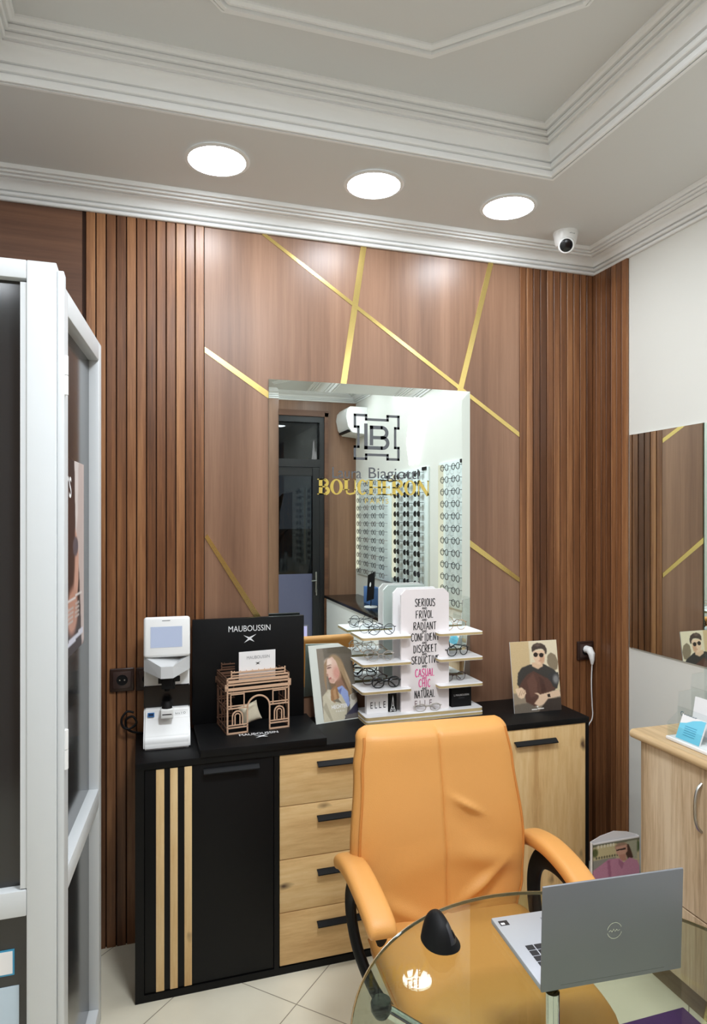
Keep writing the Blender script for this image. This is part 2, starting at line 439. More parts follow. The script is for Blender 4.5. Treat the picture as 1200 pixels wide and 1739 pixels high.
# ------------------------------------------------------------------ the room
XL, XR, YF, YB = -1.1, 2.146, -1.1, 2.857
ZS, ZT = 2.985, 3.13
struct('floor', MB().box(XL-.1, XR+.1, YF-2.2, YB+.1, -.06, 0), M_floor)
struct('wall_back', MB().box(XL-.1, XR+.1, YB, YB+.1, 0, 3.2), M_paint)
struct('wall_left', MB().box(XL-.1, XL, YF, YB, 0, 3.2), M_paint)
struct('wall_right', MB().box(XR, XR+.1, YF, YB, 0, 3.2), M_paint)
mb = MB().box(XL-.1, .95, YF-.1, YF, 0, 3.2).box(1.80, XR+.1, YF-.1, YF, 0, 3.2).box(.95, 1.80, YF-.1, YF, 2.74, 3.2)
struct('wall_front', mb, M_panel)
TX0, TX1, TY0, TY1 = -.437, 1.482, -.463, 2.197
mb = MB()
mb.box(XL-.1, TX0, YF-.1, YB+.1, ZS, ZS+.2).box(TX1, XR+.1, YF-.1, YB+.1, ZS, ZS+.2).box(TX0, TX1, TY1, YB+.1, ZS, ZS+.2).box(TX0, TX1, YF-.1, TY0, ZS, ZS+.2)
mb.box(TX0, TX1, TY0, TY1, ZT, ZT+.06)
struct('ceiling', mb, M_ceil)
def cove(d0, z0, d1, z1, n=7):
    return [(d0+(d1-d0)*(1-math.cos(PI/2*i/n)), z0+(z1-z0)*math.sin(PI/2*i/n)) for i in range(n+1)]
room = [(XL, YF), (XR, YF), (XR, 2.82), (XL, 2.82)]
pc = [(0, 2.898), (.011, 2.898), (.015, 2.902), (.015, 2.909), (.008, 2.911), (.008, 2.914), (.022, 2.914), (.026, 2.917), (.026, 2.924), (.018, 2.927), (.018, 2.930), (.032, 2.930)] + cove(.034, 2.932, .070, 2.955)[1:] + \
     [(.070, 2.966), (.074, 2.966), (.074, 2.957), (.087, 2.957), (.089, 2.960), (.089, 2.972), (.093, 2.972), (.093, 2.964), (.104, 2.964), (.106, 2.967), (.106, 2.979), (.110, 2.979), (.110, 2.971), (.120, 2.971), (.125, ZS-.003), (.125, ZS+.004)]
struct('trim_1', sweep_loop(room, pc), M_plaster, smooth=25)
tray = [(TX0, TY0), (TX1, TY0), (TX1, TY1), (TX0, TY1)]
pt = [(-.008, ZS+.01), (-.008, ZS-.006), (.002, ZS-.006), (.002, ZS+.004), (.006, ZS+.004), (.006, ZS-.004), (.012, ZS-.004), (.015, ZS), (.015, ZS+.016), (.010, ZS+.018), (.010, ZS+.021), (.022, ZS+.021), (.025, ZS+.024), (.025, ZS+.038), (.019, ZS+.040), (.019, ZS+.044), (.030, ZS+.044)] + cove(.031, ZS+.046, .056, ZS+.086)[1:] + \
     [(.052, ZS+.090), (.052, ZS+.094), (.060, ZS+.094), (.064, ZS+.097), (.064, ZS+.108), (.059, ZS+.110), (.059, ZS+.113), (.070, ZS+.113), (.073, ZS+.116), (.073, ZS+.126), (.068, ZS+.128), (.068, ZS+.131), (.080, ZS+.131), (.086, ZS+.136), (.094, ZS+.138), (.094, ZT+.01)]
struct('trim_2', sweep_loop(tray, pt), M_plaster, smooth=25)
octo = [(.212,-.13),(.854,-.13),(1.185,.2),(1.185,1.582),(.854,1.911),(.212,1.911),(-.119,1.582),(-.119,.2)]
po = [(0, ZT+.003), (0, ZT-.008), (.006, ZT-.014), (.012, ZT-.014), (.014, ZT-.006), (.018, ZT-.006), (.020, ZT-.020), (.031, ZT-.020), (.033, ZT-.006), (.037, ZT-.006), (.039, ZT-.014), (.046, ZT-.014), (.052, ZT-.006), (.052, ZT+.003)]
struct('trim_3', sweep_loop(octo, po), M_plaster, smooth=25)

# wood panelling on the back wall
def slats_x(x0, x1, n, yf, yb, z0, z1, ext=.0115):
    mb = MB(); p = (x1-x0)/n; g = .0045
    mb.box(x0-ext, x1, yb-.004, yb, z0, z1, 1)
    for i in range(n):
        a, b = x0+i*p+g/2, x0+(i+1)*p-g/2
        mb.prism([(a, yb-.004), (a, yf+.0015), (a+.0015, yf), (b-.0015, yf), (b, yf+.0015), (b, yb-.004)], z0, z1, 'z')
    return mb
o = slats_x(-.21, .246, 12, 2.82, 2.834, 0, 2.905).build('slat_panel', [M_slat, M_groove]); tag(o, 'walnut slat panel left of the mirror, behind the white lens machine', 'wall panel', 'walnut slat panels')
o = slats_x(1.721, 2.134, 11, 2.82, 2.834, 0, 2.905).build('slat_panel', [M_slat, M_groove]); tag(o, 'wide walnut slat panel on the back wall, right of the large mirror', 'wall panel', 'walnut slat panels')
mb = slats_x(2.575, 2.834, 7, -2.135, -2.146, 0, 2.905, 0); mb.v = [(-y, x, z) for x, y, z in mb.v]
o = mb.build('slat_panel', [M_slat, M_groove]); tag(o, 'narrow walnut slat panel turning the corner onto the right wall', 'wall panel', 'walnut slat panels')
o = MB().box(.247, 1.720, 2.822, 2.834, 0, 2.905).build('wood_panel', M_panel); tag(o, 'smooth walnut panel crossed by gold strips behind the mirror', 'wall panel')
o = MB().box(XL, -.222, 2.822, 2.834, 0, 2.905).build('wood_panel', M_panelh); tag(o, 'smooth brown wood panel above the white framed booth', 'wall panel')

GY = [2.8205]
def gold(a, b, label, wd=.027):
    a = Vector(a); b = Vector(b); t = (b-a).normalized(); n = Vector((-t.y, t.x))*wd/2
    P = [a-n, b-n, b+n, a+n]
    P = [(min(max(p.x, .2475), 1.7195), min(p.y, 2.903)) for p in P]
    o = MB().prism(P, GY[0], 2.8219, 'y').build('gold_strip', M_gold)
    GY[0] -= .0004
    tag(o, label, 'gold strip', 'gold strips on the wood panel')
gold((.232,2.392), (.60,2.161), 'gold strip on the left running down to the top left corner of the mirror')
gold((.49,2.907), (1.73,2.096), 'longest gold strip crossing the panel diagonally above the mirror')
gold((.937,2.91), (.83,2.20), 'gold strip slanting down to the top edge of the mirror, left of two')
gold((1.568,2.91), (1.402,2.27), 'gold strip slanting down from the ceiling to the mirror top right corner')
gold((.246,1.625), (.56,1.13), 'dark looking gold strip low on the left, ending behind the black display board')
gold((1.40,1.619), (1.73,1.402), 'short gold strip on the right side of the mirror')

# ------------------------------------------------------------------ big mirror
mx0, mx1, mz0, mz1, mf, mbk = .512, 1.455, .93, 2.286, 2.812, 2.8195
T = thing('wall_mirror', 'large frameless mirror with emblem and gold lettering on the walnut wall', 'mirror', (.98, 2.82, .93))
bv = .042; dp = .0022
A = [(mx0, mz0), (mx1, mz0), (mx1, mz1), (mx0, mz1)]; B = [(mx0+bv, mz0+bv), (mx1-bv, mz0+bv), (mx1-bv, mz1-bv), (mx0+bv, mz1-bv)]
mb = MB()
vs = [(x, mf+dp, z) for x, z in A] + [(x, mf, z) for x, z in B] + [(x, mbk, z) for x, z in A]
mb.add(vs, [(4,5,6,7), (0,1,5,4), (1,2,6,5), (2,3,7,6), (3,0,4,7)], 0)
mb.add(vs, [(0,8,9,1), (1,9,10,2), (2,10,11,3), (3,11,8,0), (8,11,10,9)], 1)
mb.build('mirror_plate', [M_mirror, M_glassedge], T, True, smooth=0)
ym = mf-.0006
# emblem on the mirror
mb = MB(); s = .0165
def rect_path(mb, pts, wd):
    n = len(pts)
    for i in range(n-1):
        (x1, z1), (x2, z2) = pts[i], pts[i+1]; L = math.hypot(x2-x1, z2-z1); ex, ez = (x2-x1)/L*wd/2, (z2-z1)/L*wd/2; nx, nz = -ez, ex
        mb.add([(x1-ex+nx, ym, z1-ez+nz), (x2+ex+nx, ym, z2+ez+nz), (x2+ex-nx, ym, z2+ez-nz), (x1-ex-nx, ym, z1-ez-nz)], [(0,1,2,3)])
ex0, ex1, ez0, ez1 = .893, 1.098, 1.960, 2.152
nx = .052
out = [(ex0,ez1),(ex0+nx,ez1),(ex0+nx,ez1-.018),(ex1-nx,ez1-.018),(ex1-nx,ez1),(ex1,ez1),(ex1,ez1-.052),(ex1-.016,ez1-.052),(ex1-.016,ez0+.052),(ex1,ez0+.052),(ex1,ez0),(ex1-nx,ez0),(ex1-nx,ez0+.018),(ex0+nx,ez0+.018),(ex0+nx,ez0),(ex0,ez0),(ex0,ez0+.052),(ex0+.016,ez0+.052),(ex0+.016,ez1-.052),(ex0,ez1-.052),(ex0,ez1)]
rect_path(mb, out, .011)
rect_path(mb, [(.944,2.108),(.944,2.009),(1.015,2.009)], .0155)
rect_path(mb, [(.970,2.028),(.970,2.100),(1.015,2.100)], .0155)
rect_path(mb, [(.985,2.055),(1.015,2.055)], .0145)
ribbon(mb, [(1.013,2.100)]+arc(1.020,2.0775,.0225,90,-90,12)+[(1.013,2.055)], .0155, ym)
ribbon(mb, [(1.013,2.055)]+arc(1.024,2.032,.023,90,-90,12)+[(1.013,2.009)], .0155, ym)
mb.build('emblem', M_inkg, T, True, smooth=0, recalc=False)
text('name_lettering', 'Laura', .790, .923, 1.872, 1.920, ym, M_inkg, T, world=True)
text('name_lettering', 'Biagiotti', .957, 1.197, 1.858, 1.922, ym, M_inkg, T, world=True)
# gold serif lettering
def serif_word(mb, word, x0, x1, z0, z1):
    H = z1-z0; u = (x1-x0)/sum({'O': 1.1, 'B': .85, 'U': 1.0, 'C': .95, 'H': 1.05, 'E': .8, 'R': .95, 'N': 1.1}[c] for c in word)
    x = x0
    def seg(pts, wd): ribbon(mb, pts, wd, ym)
    TK, TN = .0155, .0055
    for c in word:
        wd = {'O': 1.1, 'B': .85, 'U': 1.0, 'C': .95, 'H': 1.05, 'E': .8, 'R': .95, 'N': 1.1}[c]*u; a = x+.05*u; b = x+wd-.07*u; w_ = b-a; x += wd
        def oval(a0, a1):
            n = 22; pts = []
            for i in range(n+1):
                t = R(a0+(a1-a0)*i/n); pts.append((math.cos(t), math.sin(t)))
            cx, cz = (a+b)/2, (z0+z1)/2; v = []
            for cx_, sz_ in pts:
                v.append((cx+cx_*w_/2, ym, cz+sz_*H/2)); v.append((cx+cx_*(w_/2-TK*.95), ym, cz+sz_*(H/2-TN)))
            mb.add(v, [(2*i, 2*i+1, 2*i+3, 2*i+2) for i in range(n)])
        def stem(xx, wd_=TK, lo=z0, hi=z1):
            seg([(xx, lo), (xx, hi)], wd_)
            for zz in (lo+.002, hi-.002): seg([(xx-wd_*.95, zz), (xx+wd_*.95, zz)], .004)
        if c == 'O': oval(0, 360)
        elif c == 'C': oval(45, 315); seg([(b-.004, z1-.002), (b-.004, z1-H*.28)], .004)
        elif c == 'U':
            stem(a+TK/2, TK, z0+H*.3); stem(b-TN/2, TN, z0+H*.3)
            seg([(a+TK/2, z0+H*.35), (a+TK*.8, z0+H*.1), ((a+b)/2, z0+.003), (b-TN, z0+H*.12), (b-TN/2, z0+H*.35)], .0075)
        elif c == 'H': stem(a+TK/2); stem(b-TK/2); seg([(a, z0+H/2), (b, z0+H/2)], TN)
        elif c == 'N': stem(a+TN, TN); stem(b-TN, TN); seg([(a+TN, z1-.002), (b-TN, z0)], TK)
        elif c == 'E':
            stem(a+TK/2)
            for zz, e in ((z1-TN/2, b), (z0+H*.52, b-.008), (z0+TN/2, b)): seg([(a, zz), (e, zz)], TN); seg([(e, zz-.007), (e, zz+.007)], .004)
        elif c in 'BR':
            stem(a+TK/2); m = z0+H*.5
            seg([(a, z1-TN/2), (b-.014, z1-TN/2)], TN); seg([(a, m), (b-.014, m)], TN)
            seg(arc(b-.018, (z1+m)/2, (z1-m)/2-.004, 90, -90, 8), TK*.8)
            if c == 'B': seg([(a, z0+TN/2), (b-.012, z0+TN/2)], TN); seg(arc(b-.014, (z0+m)/2, (m-z0)/2-.004, 90, -90, 8), TK*.9)
            else: seg([(a+TK*1.2, m), (b, z0)], TK*.9)
mb = MB(); serif_word(mb, 'BOUCHERON', .727, 1.252, 1.800, 1.868)
mb.build('gold_lettering', M_goldink, T, True, smooth=0, recalc=False)
text('small_gold_lettering', 'P A R I S', .940, 1.050, 1.762, 1.784, ym, M_goldink, T, world=True)

# mirror on the right wall
o = MB().rbox(2.139, 2.1455, 1.93, 2.566, 1.104, 2.08, .001, 1).build('wall_mirror', M_mirror)
tag(o, 'mirror on the white right wall above the pale oak cabinet, reflecting the slats', 'mirror')

# ------------------------------------------------------------------ downlights
LS = [(.258,2.445),(.853,2.445),(1.445,2.455)]
def downlight(x, y, label, glow, group='ceiling downlights'):
    t = thing('downlight', label, 'ceiling light', (x, y, ZS), 0, group)
    MB().lathe([(.104,-.001),(.112,-.001),(.116,-.004),(.112,-.007),(.102,-.008),(.100,-.003)], seg=40).build('trim_ring', M_plast, t)
    MB().lathe([(0,-.015),(.05,-.0135),(.085,-.010),(.101,-.004)], seg=32).build('diffuser', glow, t)
for (x, y), l in zip(LS, ('round ceiling downlight over the white lens machine, leftmost of the three', 'round ceiling downlight between the other two, above the mirror', 'round ceiling downlight nearest the dome camera')):
    downlight(x, y, l, M_lamp)
for i, y in enumerate((1.33, .76, .16, -.45)):
    downlight(1.815, y, 'round ceiling downlight in the soffit along the right wall', M_lampside)
for y in (1.75, 1.0, .25, -.5): downlight(-.77, y, 'round ceiling downlight in the soffit along the left wall', M_lampside)
for x in (.2, 1.0): downlight(x, -.78, 'round ceiling downlight in the soffit by the entrance', M_lampside)

# unseen round lamp, added to brighten the floor and furniture fronts
T = thing('added_fill_lamp', 'added round fill lamp, out of view, in the middle of the moulded ceiling', 'ceiling light', (.533, .89, ZT))
MB().lathe([(0,0),(.27,0),(.27,-.035),(.255,-.04),(.25,-.035)], seg=48).build('drum', M_plast, T)
MB().lathe([(0,-.036),(.25,-.036)], seg=48).build('diffuser', M_fill, T, recalc=False)

# dome camera
T = thing('dome_camera', 'small white dome security camera in the ceiling corner', 'security camera', (1.822, 2.60, ZS))
MB().lathe([(.054,0),(.054,-.006),(.050,-.03),(.045,-.052),(.038,-.062),(.0,-.064)], seg=32).build('housing', M_plast, T)
Mh = Matrix.Translation((-.010, -.020, -.066)) @ Vector((-.55, -.76, -.36)).to_track_quat('Z', 'Y').to_matrix().to_4x4()
MB().lathe([(0,-.036),(.018,-.032),(.032,-.018),(.0375,0),(.036,.012),(.033,.019),(.028,.021)], seg=32, M=Mh).build('eyeball', M_plast, T)
MB().lathe([(.0,.0245),(.015,.0235),(.0275,.0195)], seg=32, M=Mh).build('lens_window', M_blackg, T)
text('lettering', 'alhua', -.017, .010, -.026, -.020, -.0552, M_inkg, T)

# ------------------------------------------------------------------ booth on the left
T = thing('booth_partition', 'white aluminium framed booth front with smoked dark panes at the left edge', 'partition', (-.22, 1.77, 0))
y0, y1 = 1.76, 1.81
MB().rbox(-.262, -.196, y0, y1, 0, 2.315, .003).build('post', M_alu, T, True)
MB().rbox(-.196, -.180, y0+.008, y1, 0, 2.30, .003).build('post', M_alu, T, True)
MB().rbox(XL+.002, -.262, y0, y1, 2.27, 2.315, .003).build('top_rail', M_alu, T, True)
MB().rbox(XL+.002, -.262, y0, y1, .75, .812, .003).build('middle_rail', M_alu, T, True)
MB().rbox(XL+.002, -.262, y0, y1, 0, .08, .003).build('bottom_rail', M_alu, T, True)
MB().box(XL+.002, -.262, y0+.028, y0+.034, .812, 2.27).build('glass_pane', M_dark, T, True)
MB().box(XL+.002, -.262, y0+.028, y0+.034, .08, .75).build('glass_pane', M_dark, T, True)
MB().box(-.276, -.262, y0+.004, y0+.028, .815, 2.262).build('glazing_bead', M_alu, T, True)
o = MB().box(-.42, -.292, y0+.026, y0+.0275, .60, .662, 0).box(-.42, -.296, y0+.0254, y0+.0262, .604, .658, 1).build('sticker', [pm('sticker_blue', (60, 150, 190), .4), M_white]); tag(o, 'blue edged white sticker on the lower dark pane of the booth', 'sticker')
o = MB().box(-.42, -.282, y0+.026, y0+.0275, .40, .573, 0).build('notice_sheet', pm('sheet_paleblue', (196, 214, 228), .5)); tag(o, 'pale blue paper sheet stuck low on the booth pane', 'notice')

D = bpy.data.objects.new('door_1', None); C.objects.link(D); D['kind'] = 'structure'
D.location = (-.184, 1.795, 0); D.rotation_euler = (0, 0, R(-5.2))
LW, TH = .606, .045   # leaf runs along local +y, visible face at local x = 0
def dbox(y0, y1, z0, z1, name, mat=M_alu, x0=-TH, x1=0, r=.003):
    return MB().rbox(x0, x1, y0, y1, z0, z1, r).build(name, mat, D)
dbox(0, .058, .02, 2.276, 'stile'); dbox(LW-.05, LW, .02, 2.276, 'stile')
dbox(.058, LW-.05, 2.214, 2.276, 'rail'); dbox(.058, LW-.05, .752, .812, 'rail'); dbox(.058, LW-.05, .02, .09, 'rail')
MB().box(-.036, -.031, .058, LW-.05, .812, 2.214).build('glass_pane', M_dark, D)
MB().box(-.036, -.031, .058, LW-.05, .09, .752).build('glass_pane', M_dark, D)
for z in (2.05, 1.13):
    MB().tube([(.004, -.006, z-.048), (.004, -.006, z-.001)], .0085, 10).tube([(.004, -.006, z+.001), (.004, -.006, z+.048)], .0085, 10).rbox(-.002, .003, -.004, .03, z-.03, z+.03, .001).build('hinge', M_plast, D)
# poster on the door pane; its print includes a painted strip of white reflection
P = Pic(60, 90, (46, 28, 24))
P.poly([(.62,0),(1,0),(1,.98),(.9,1),(.8,.6),(.68,.45)], (196,178,172), 1).poly([(.62,0),(.78,0),(.74,.3),(.66,.42)], (214,204,200), 1)
P.ell(.62,.56,.16,.2,(206,158,138)).ell(.5,.42,.14,.3,(60,34,26),.4).ell(.55,.78,.2,.12,(190,140,120),.4).ell(.66,.45,.1,.05,(90,80,88),.3)
for k, y in enumerate((.16, .18)): P.poly([(.05,y-.03),(.4,y-.02),(.4,y+.03),(.05,y+.04)], (206,196,194), 0, .35)
P.poly([(0,.72),(.9,.70),(.9,.71),(0,.735)], (225,220,216), 0)
for k in range(4): P.poly([(.35,.76+k*.022),(.8,.745+k*.022),(.8,.753+k*.022),(.35,.77+k*.022)], (190,180,175), 0)
P.poly([(0,.93),(.95,.90),(.95,.93),(0,.96)], (210,210,222), 0)
PO = thing('poster', 'tall brown fashion poster stuck on the door pane of the booth', 'poster', (-.184, 1.795, 1.31), R(-5.2))
P.mesh('print', lambda u, v: (-.0305, .06+u*.40, v*.555), M_print, PO, world=False)
Mz = Matrix.Translation((-.0298, 0, 0)) @ Matrix.Rotation(R(90), 4, 'Z')
text('lettering', 'sors', .09, .26, .445, .505, 0, M_inkw, PO, M=Mz)

# ------------------------------------------------------------------ sideboard
T = thing('sideboard', 'black sideboard with knotty oak drawers and door along the walnut wall', 'sideboard', (.91, 2.64, 0))
sx0, sx1, sy0, sy1, sz = -.022, 1.842, 2.46, 2.815, .84
mb = MB().rbox(sx0, sx1, sy0-.002, sy1, sz-.024, sz, .0015)
mb.build('top_board', M_black, T, True)
mb = MB().box(sx0, sx0+.03, sy0+.001, sy1, 0, sz-.024).box(sx1-.016, sx1, sy0+.001, sy1, 0, sz-.024).box(sx0+.03, sx1-.016, sy1-.01, sy1, .028, sz-.024).box(sx0+.03, sx1-.016, sy0+.001, sy1-.01, 0, .026)
mb.box(.468, .486, sy0+.001, sy1-.01, .026, sz-.024).box(.972, .992, sy0+.001, sy1-.01, .026, sz-.024).box(1.305, 1.323, sy0+.001, sy1-.01, .026, sz-.024)
mb.build('carcass', M_black, T, True)
fy = sy0+.004
dr = MB().rbox(.010, .466, fy, fy+.016, .030, .814, .001).build('door', M_black, T, True); tag(dr, 'black cabinet door with three oak strips')
for a, b in ((.048,.076),(.096,.122),(.145,.171)): MB().rbox(a, b, fy-.003, fy, .030, .812, .0008).build('oak_strip', M_oak, dr, True)
def handle(a, z, parent, L=.2):
    MB().prism([(sy0-.020, z-.008), (sy0-.020, z-.004), (sy0-.004, z+.008), (fy, z+.008), (fy, z+.004), (sy0-.008, z+.002)], a, a+L, 'x').build('handle', M_blackm, parent, True)
handle(.211, .79, dr)
zs = [.030, .2275, .425, .6235, .818]
for i in range(4):
    d = MB().rbox(.489, .970, fy-.002, fy+.016, zs[i]+.0015, zs[i+1]-.0015, .001).build('drawer', M_oakh, T, True); tag(d, 'knotty oak drawer front')
    handle(.631, (.167,.363,.566,.770)[i], d)
d = MB().rbox(.994, 1.303, fy, fy+.016, .03, .814, .001).build('door', M_black, T, True)
d = MB().rbox(1.325, 1.825, fy-.002, fy+.016, .03, .816, .001).build('door', M_oak, T, True); tag(d, 'knotty oak door with black handle')
handle(1.476, .758, d)

# ------------------------------------------------------------------ lens machine
T = thing('lens_meter', 'white lens measuring machine with a small screen, left end of the sideboard', 'optical device', (.0935, 2.70, sz), R(-2))
def wz(mb, pts, x0, x1, m=0): return mb.prism(pts, x0, x1, 'x', m)   # pts are (y,z)
hw = .0845
def rprof(pts, name, mat, w=hw, r=.006, parent=T):
    b = bmesh.new(); mb = MB(); mb.prism(pts, -w, w, 'x')
    vs = [b.verts.new(p) for p in mb.v]
    for f in mb.f: b.faces.new([vs[i] for i in f])
    bmesh.ops.recalc_face_normals(b, faces=b.faces[:]); bmesh.ops.bevel(b, geom=b.edges[:], offset=r, segments=3, affect='EDGES')
    return MB().bm(b).build(name, mat, parent)
rprof([(-.115,0),(-.115,.022),(-.105,.045),(-.055,.10),(-.045,.132),(.10,.132),(.10,0)], 'base', M_plast)
rprof([(-.02,.13),(-.02,.215),(.10,.215),(.10,.13)], 'stage_band', M_blackg, hw+.001, .003)
rprof([(-.015,.205),(-.012,.30),(.10,.30),(.10,.205)], 'column', M_plast)
mb = MB()
hood = [(-hw,-.045),(-hw,.09),(hw,.09),(hw,-.045),(.022,-.115),(-.022,-.115)]
v = [(x, y, .262+(.018 if abs(x) > .05 and y < 0 else 0)) for x, y in hood] + [(x, y*.96, .305+(.028 if abs(x) > .05 and y < 0 else (.0 if y < 0 else .03))) for x, y in hood]
mb.add(v, [(0,1,2,3,4,5), (11,10,9,8,7,6)] + [(i, (i+1) % 6, (i+1) % 6+6, i+6) for i in range(6)])
mb.build('hood', M_plastg, T, smooth=20)
Ms = Matrix.Translation((0, -.052, .332)) @ Matrix.Rotation(R(-10), 4, 'X')
sc = MB().rbox(-.0855, .0855, -.012, .05, -.002, .150, .011, 4, M=Ms).build('screen_housing', M_plast, T)
MB().box(-.060, .056, -.0128, -.0115, .034, .112, 0, M=Ms).build('screen', M_screen, sc)
MB().box(-.018, .012, -.0126, -.0115, .1335, .1355, 0, M=Ms).build('mark', M_inkg, sc)
nz = MB().rbox(-.020, .022, -.085, -.03, .215, .262, .003).rbox(-.010, .048, -.070, -.055, .238, .258, .003).rbox(.012, .030, -.075, -.06, .212, .24, .002).tube([(0,-.065,.205), (0,-.065,.222)], .010, 12)
nz.build('lens_holder', M_blackm, T)
MB().lathe([(.020,0),(.018,.012),(.010,.026),(.0,.028)], (0,-.075,.140), 20).build('lens_support', M_blackm, T)
so = MB().rbox(-.0235, .0235, -.098, -.052, .108, .143, .004, 3).build('support_block', M_plast, T)
MB().box(-.017, .017, -.0988, -.0975, .122, .1255).build('slot', M_blackm, so)
MB().box(-.070, -.046, -.0605, -.0585, .108, .124, 0, M=Matrix.Translation((0,.0,0))).box(-.067, -.049, -.0612, -.0605, .112, .121, 1).build('blue_badge', [pm('badge_blue', (60,130,200), .4), pm('badge_dark', (20,50,90), .4)], T)
text('label', 'lens 1 O', .030, .068, .112, .120, -.0605, M_inkg, T)
MB().box(-.032, -.018, -.08, -.07, .236, .256).build('clamp', M_blackm, T)
MB().rbox(-.040, -.010, -.045, .09, .0, .001, .0003, 1).build('foot', M_blackm, T)
# cable behind the machine
pts = [(-.03, 2.79, .93), (-.055, 2.79, .935), (-.075, 2.785, .91), (-.07, 2.78, .88), (-.045, 2.78, .87), (-.02, 2.785, .89), (-.035, 2.79, .915), (-.06, 2.795, .90), (-.05, 2.80, .86), (.0, 2.79, .846), (.05, 2.795, .846)]
def smooth_path(P, n=6, closed=False):
    P = [Vector(p) for p in P]; out = []; N = len(P)
    for i in range(N if closed else N-1):
        g = lambda k: P[k % N] if closed else P[max(0, min(N-1, k))]
        p0, p1, p2, p3 = g(i-1), g(i), g(i+1), g(i+2)
        for k in range(n):
            t = k/n; out.append(.5*((2*p1)+(p2-p0)*t+(2*p0-5*p1+4*p2-p3)*t*t+(3*p1-p0-3*p2+p3)*t*t*t))
    if not closed: out.append(P[-1])
    return out
o = MB().tube(smooth_path(pts), .0045, 8).build('power_cable', M_blackm); tag(o, 'coiled black cable behind the white lens machine', 'cable')

# ------------------------------------------------------------------ sockets, plug
def socket(x, z, label):
    t = thing('wall_socket', label, 'socket', (x, 2.82, z), 0, 'brown wall sockets')
    MB().rbox(-.046, .046, -.011, 0, -.046, .046, .004, 3).build('plate', M_sock, t)
    MB().rbox(-.034, .034, -.0135, -.010, -.033, .033, .002, 2).build('insert', pm('socket_insert', (66, 50, 46), .3), t)
    Mx = Matrix.Rotation(R(90), 4, 'X')
    MB().lathe([(.019,.0142),(.021,.0148),(.0215,.0135)], (0,0,0), 28, M=Mx).lathe([(0,.0137),(.019,.0137)], (0,0,0), 28, M=Mx).build('recess', M_blackm, t)
    for dx in (-.009, .009): MB().lathe([(0,.0143),(.0028,.0143),(.0028,.0137)], (dx,0,0), 10, M=Mx).build('contact', M_steel, t)
    return t
socket(-.074, 1.057, 'brown wall socket on the slats left of the white lens machine')
socket(.024, 1.055, 'brown wall socket half hidden behind the white lens machine')
socket(2.084, 1.045, 'brown wall socket with a white plug in it, on the right slats')
T = thing('power_plug', 'white plug in the right wall socket with its cord hanging down', 'plug', (2.088, 2.80, 1.045))
MB().tube([(2.086,2.808,1.052),(2.088,2.785,1.052),(2.090,2.772,1.035),(2.092,2.770,1.005),(2.093,2.772,.985)], [.019,.019,.017,.011,.006], 12).build('plug_body', M_plast, T, True)
MB().tube(smooth_path([(2.093,2.772,.987),(2.091,2.774,.92),(2.092,2.775,.86),(2.098,2.778,.78),(2.100,2.78,.72),(2.07,2.79,.6),(2.05,2.80,.02)]), .0026, 8).build('cord', M_plast, T, True)

# ------------------------------------------------------------------ black display board with its lettering
T = thing('display_board', 'black upright display board on a thick black base with white lettering', 'display', (.43, 2.62, sz))
MB().rbox(.200, .668, 2.452, 2.785, sz+.0005, sz+.0275, .0012).build('base', M_black, T, True)
bk = MB().rbox(.194, .652, 2.762, 2.785, sz+.0275, 1.288, .0012).build('back_panel', M_black, T, True)
text('lettering', 'MAUBOUSSIN', .337, .509, 1.233, 1.257, 2.7612, M_inkw, T, world=True)
def star(mb, cx, cz, w_, h_, y, M=None):
    up = [(cx-w_*.42, cz-h_*.5), (cx-w_*.1, cz+.0*h_), (cx-w_*.46, cz+h_*.42), (cx-.02*w_, cz+h_*.16), (cx+w_*.55, cz+h_*.5), (cx+w_*.14, cz+.02*h_), (cx+w_*.40, cz-h_*.42), (cx+.02*w_, cz-h_*.16)]
    mb.add([(x, y, z) for x, z in up], [(0,1,7), (2,3,1), (4,5,3), (6,7,5), (1,3,5,7)], 0, M)
mb = MB(); star(mb, .422, 1.203, .052, .034, 2.7612); mb.build('emblem', M_inkw, T, True, smooth=0, recalc=False)
Mf = Matrix.Translation((.43, 2.595, sz+.0279)) @ Matrix.Rotation(R(-90), 4, 'X')
text('base_lettering', 'MAUBOUSSIN', -.075, .075, -.012, .012, 0, M_inkw, T, M=Matrix.Translation((-.43+.43, 2.578-2.62, .0281)) @ Matrix.Rotation(R(-90), 4, 'X'))
mb = MB(); star(mb, 0, 0, .06, .032, 0, M=Matrix.Translation((.005, 2.545-2.62, .0281)) @ Matrix.Rotation(R(-90), 4, 'X')); mb.build('base_emblem', M_inkw, T, smooth=0, recalc=False)

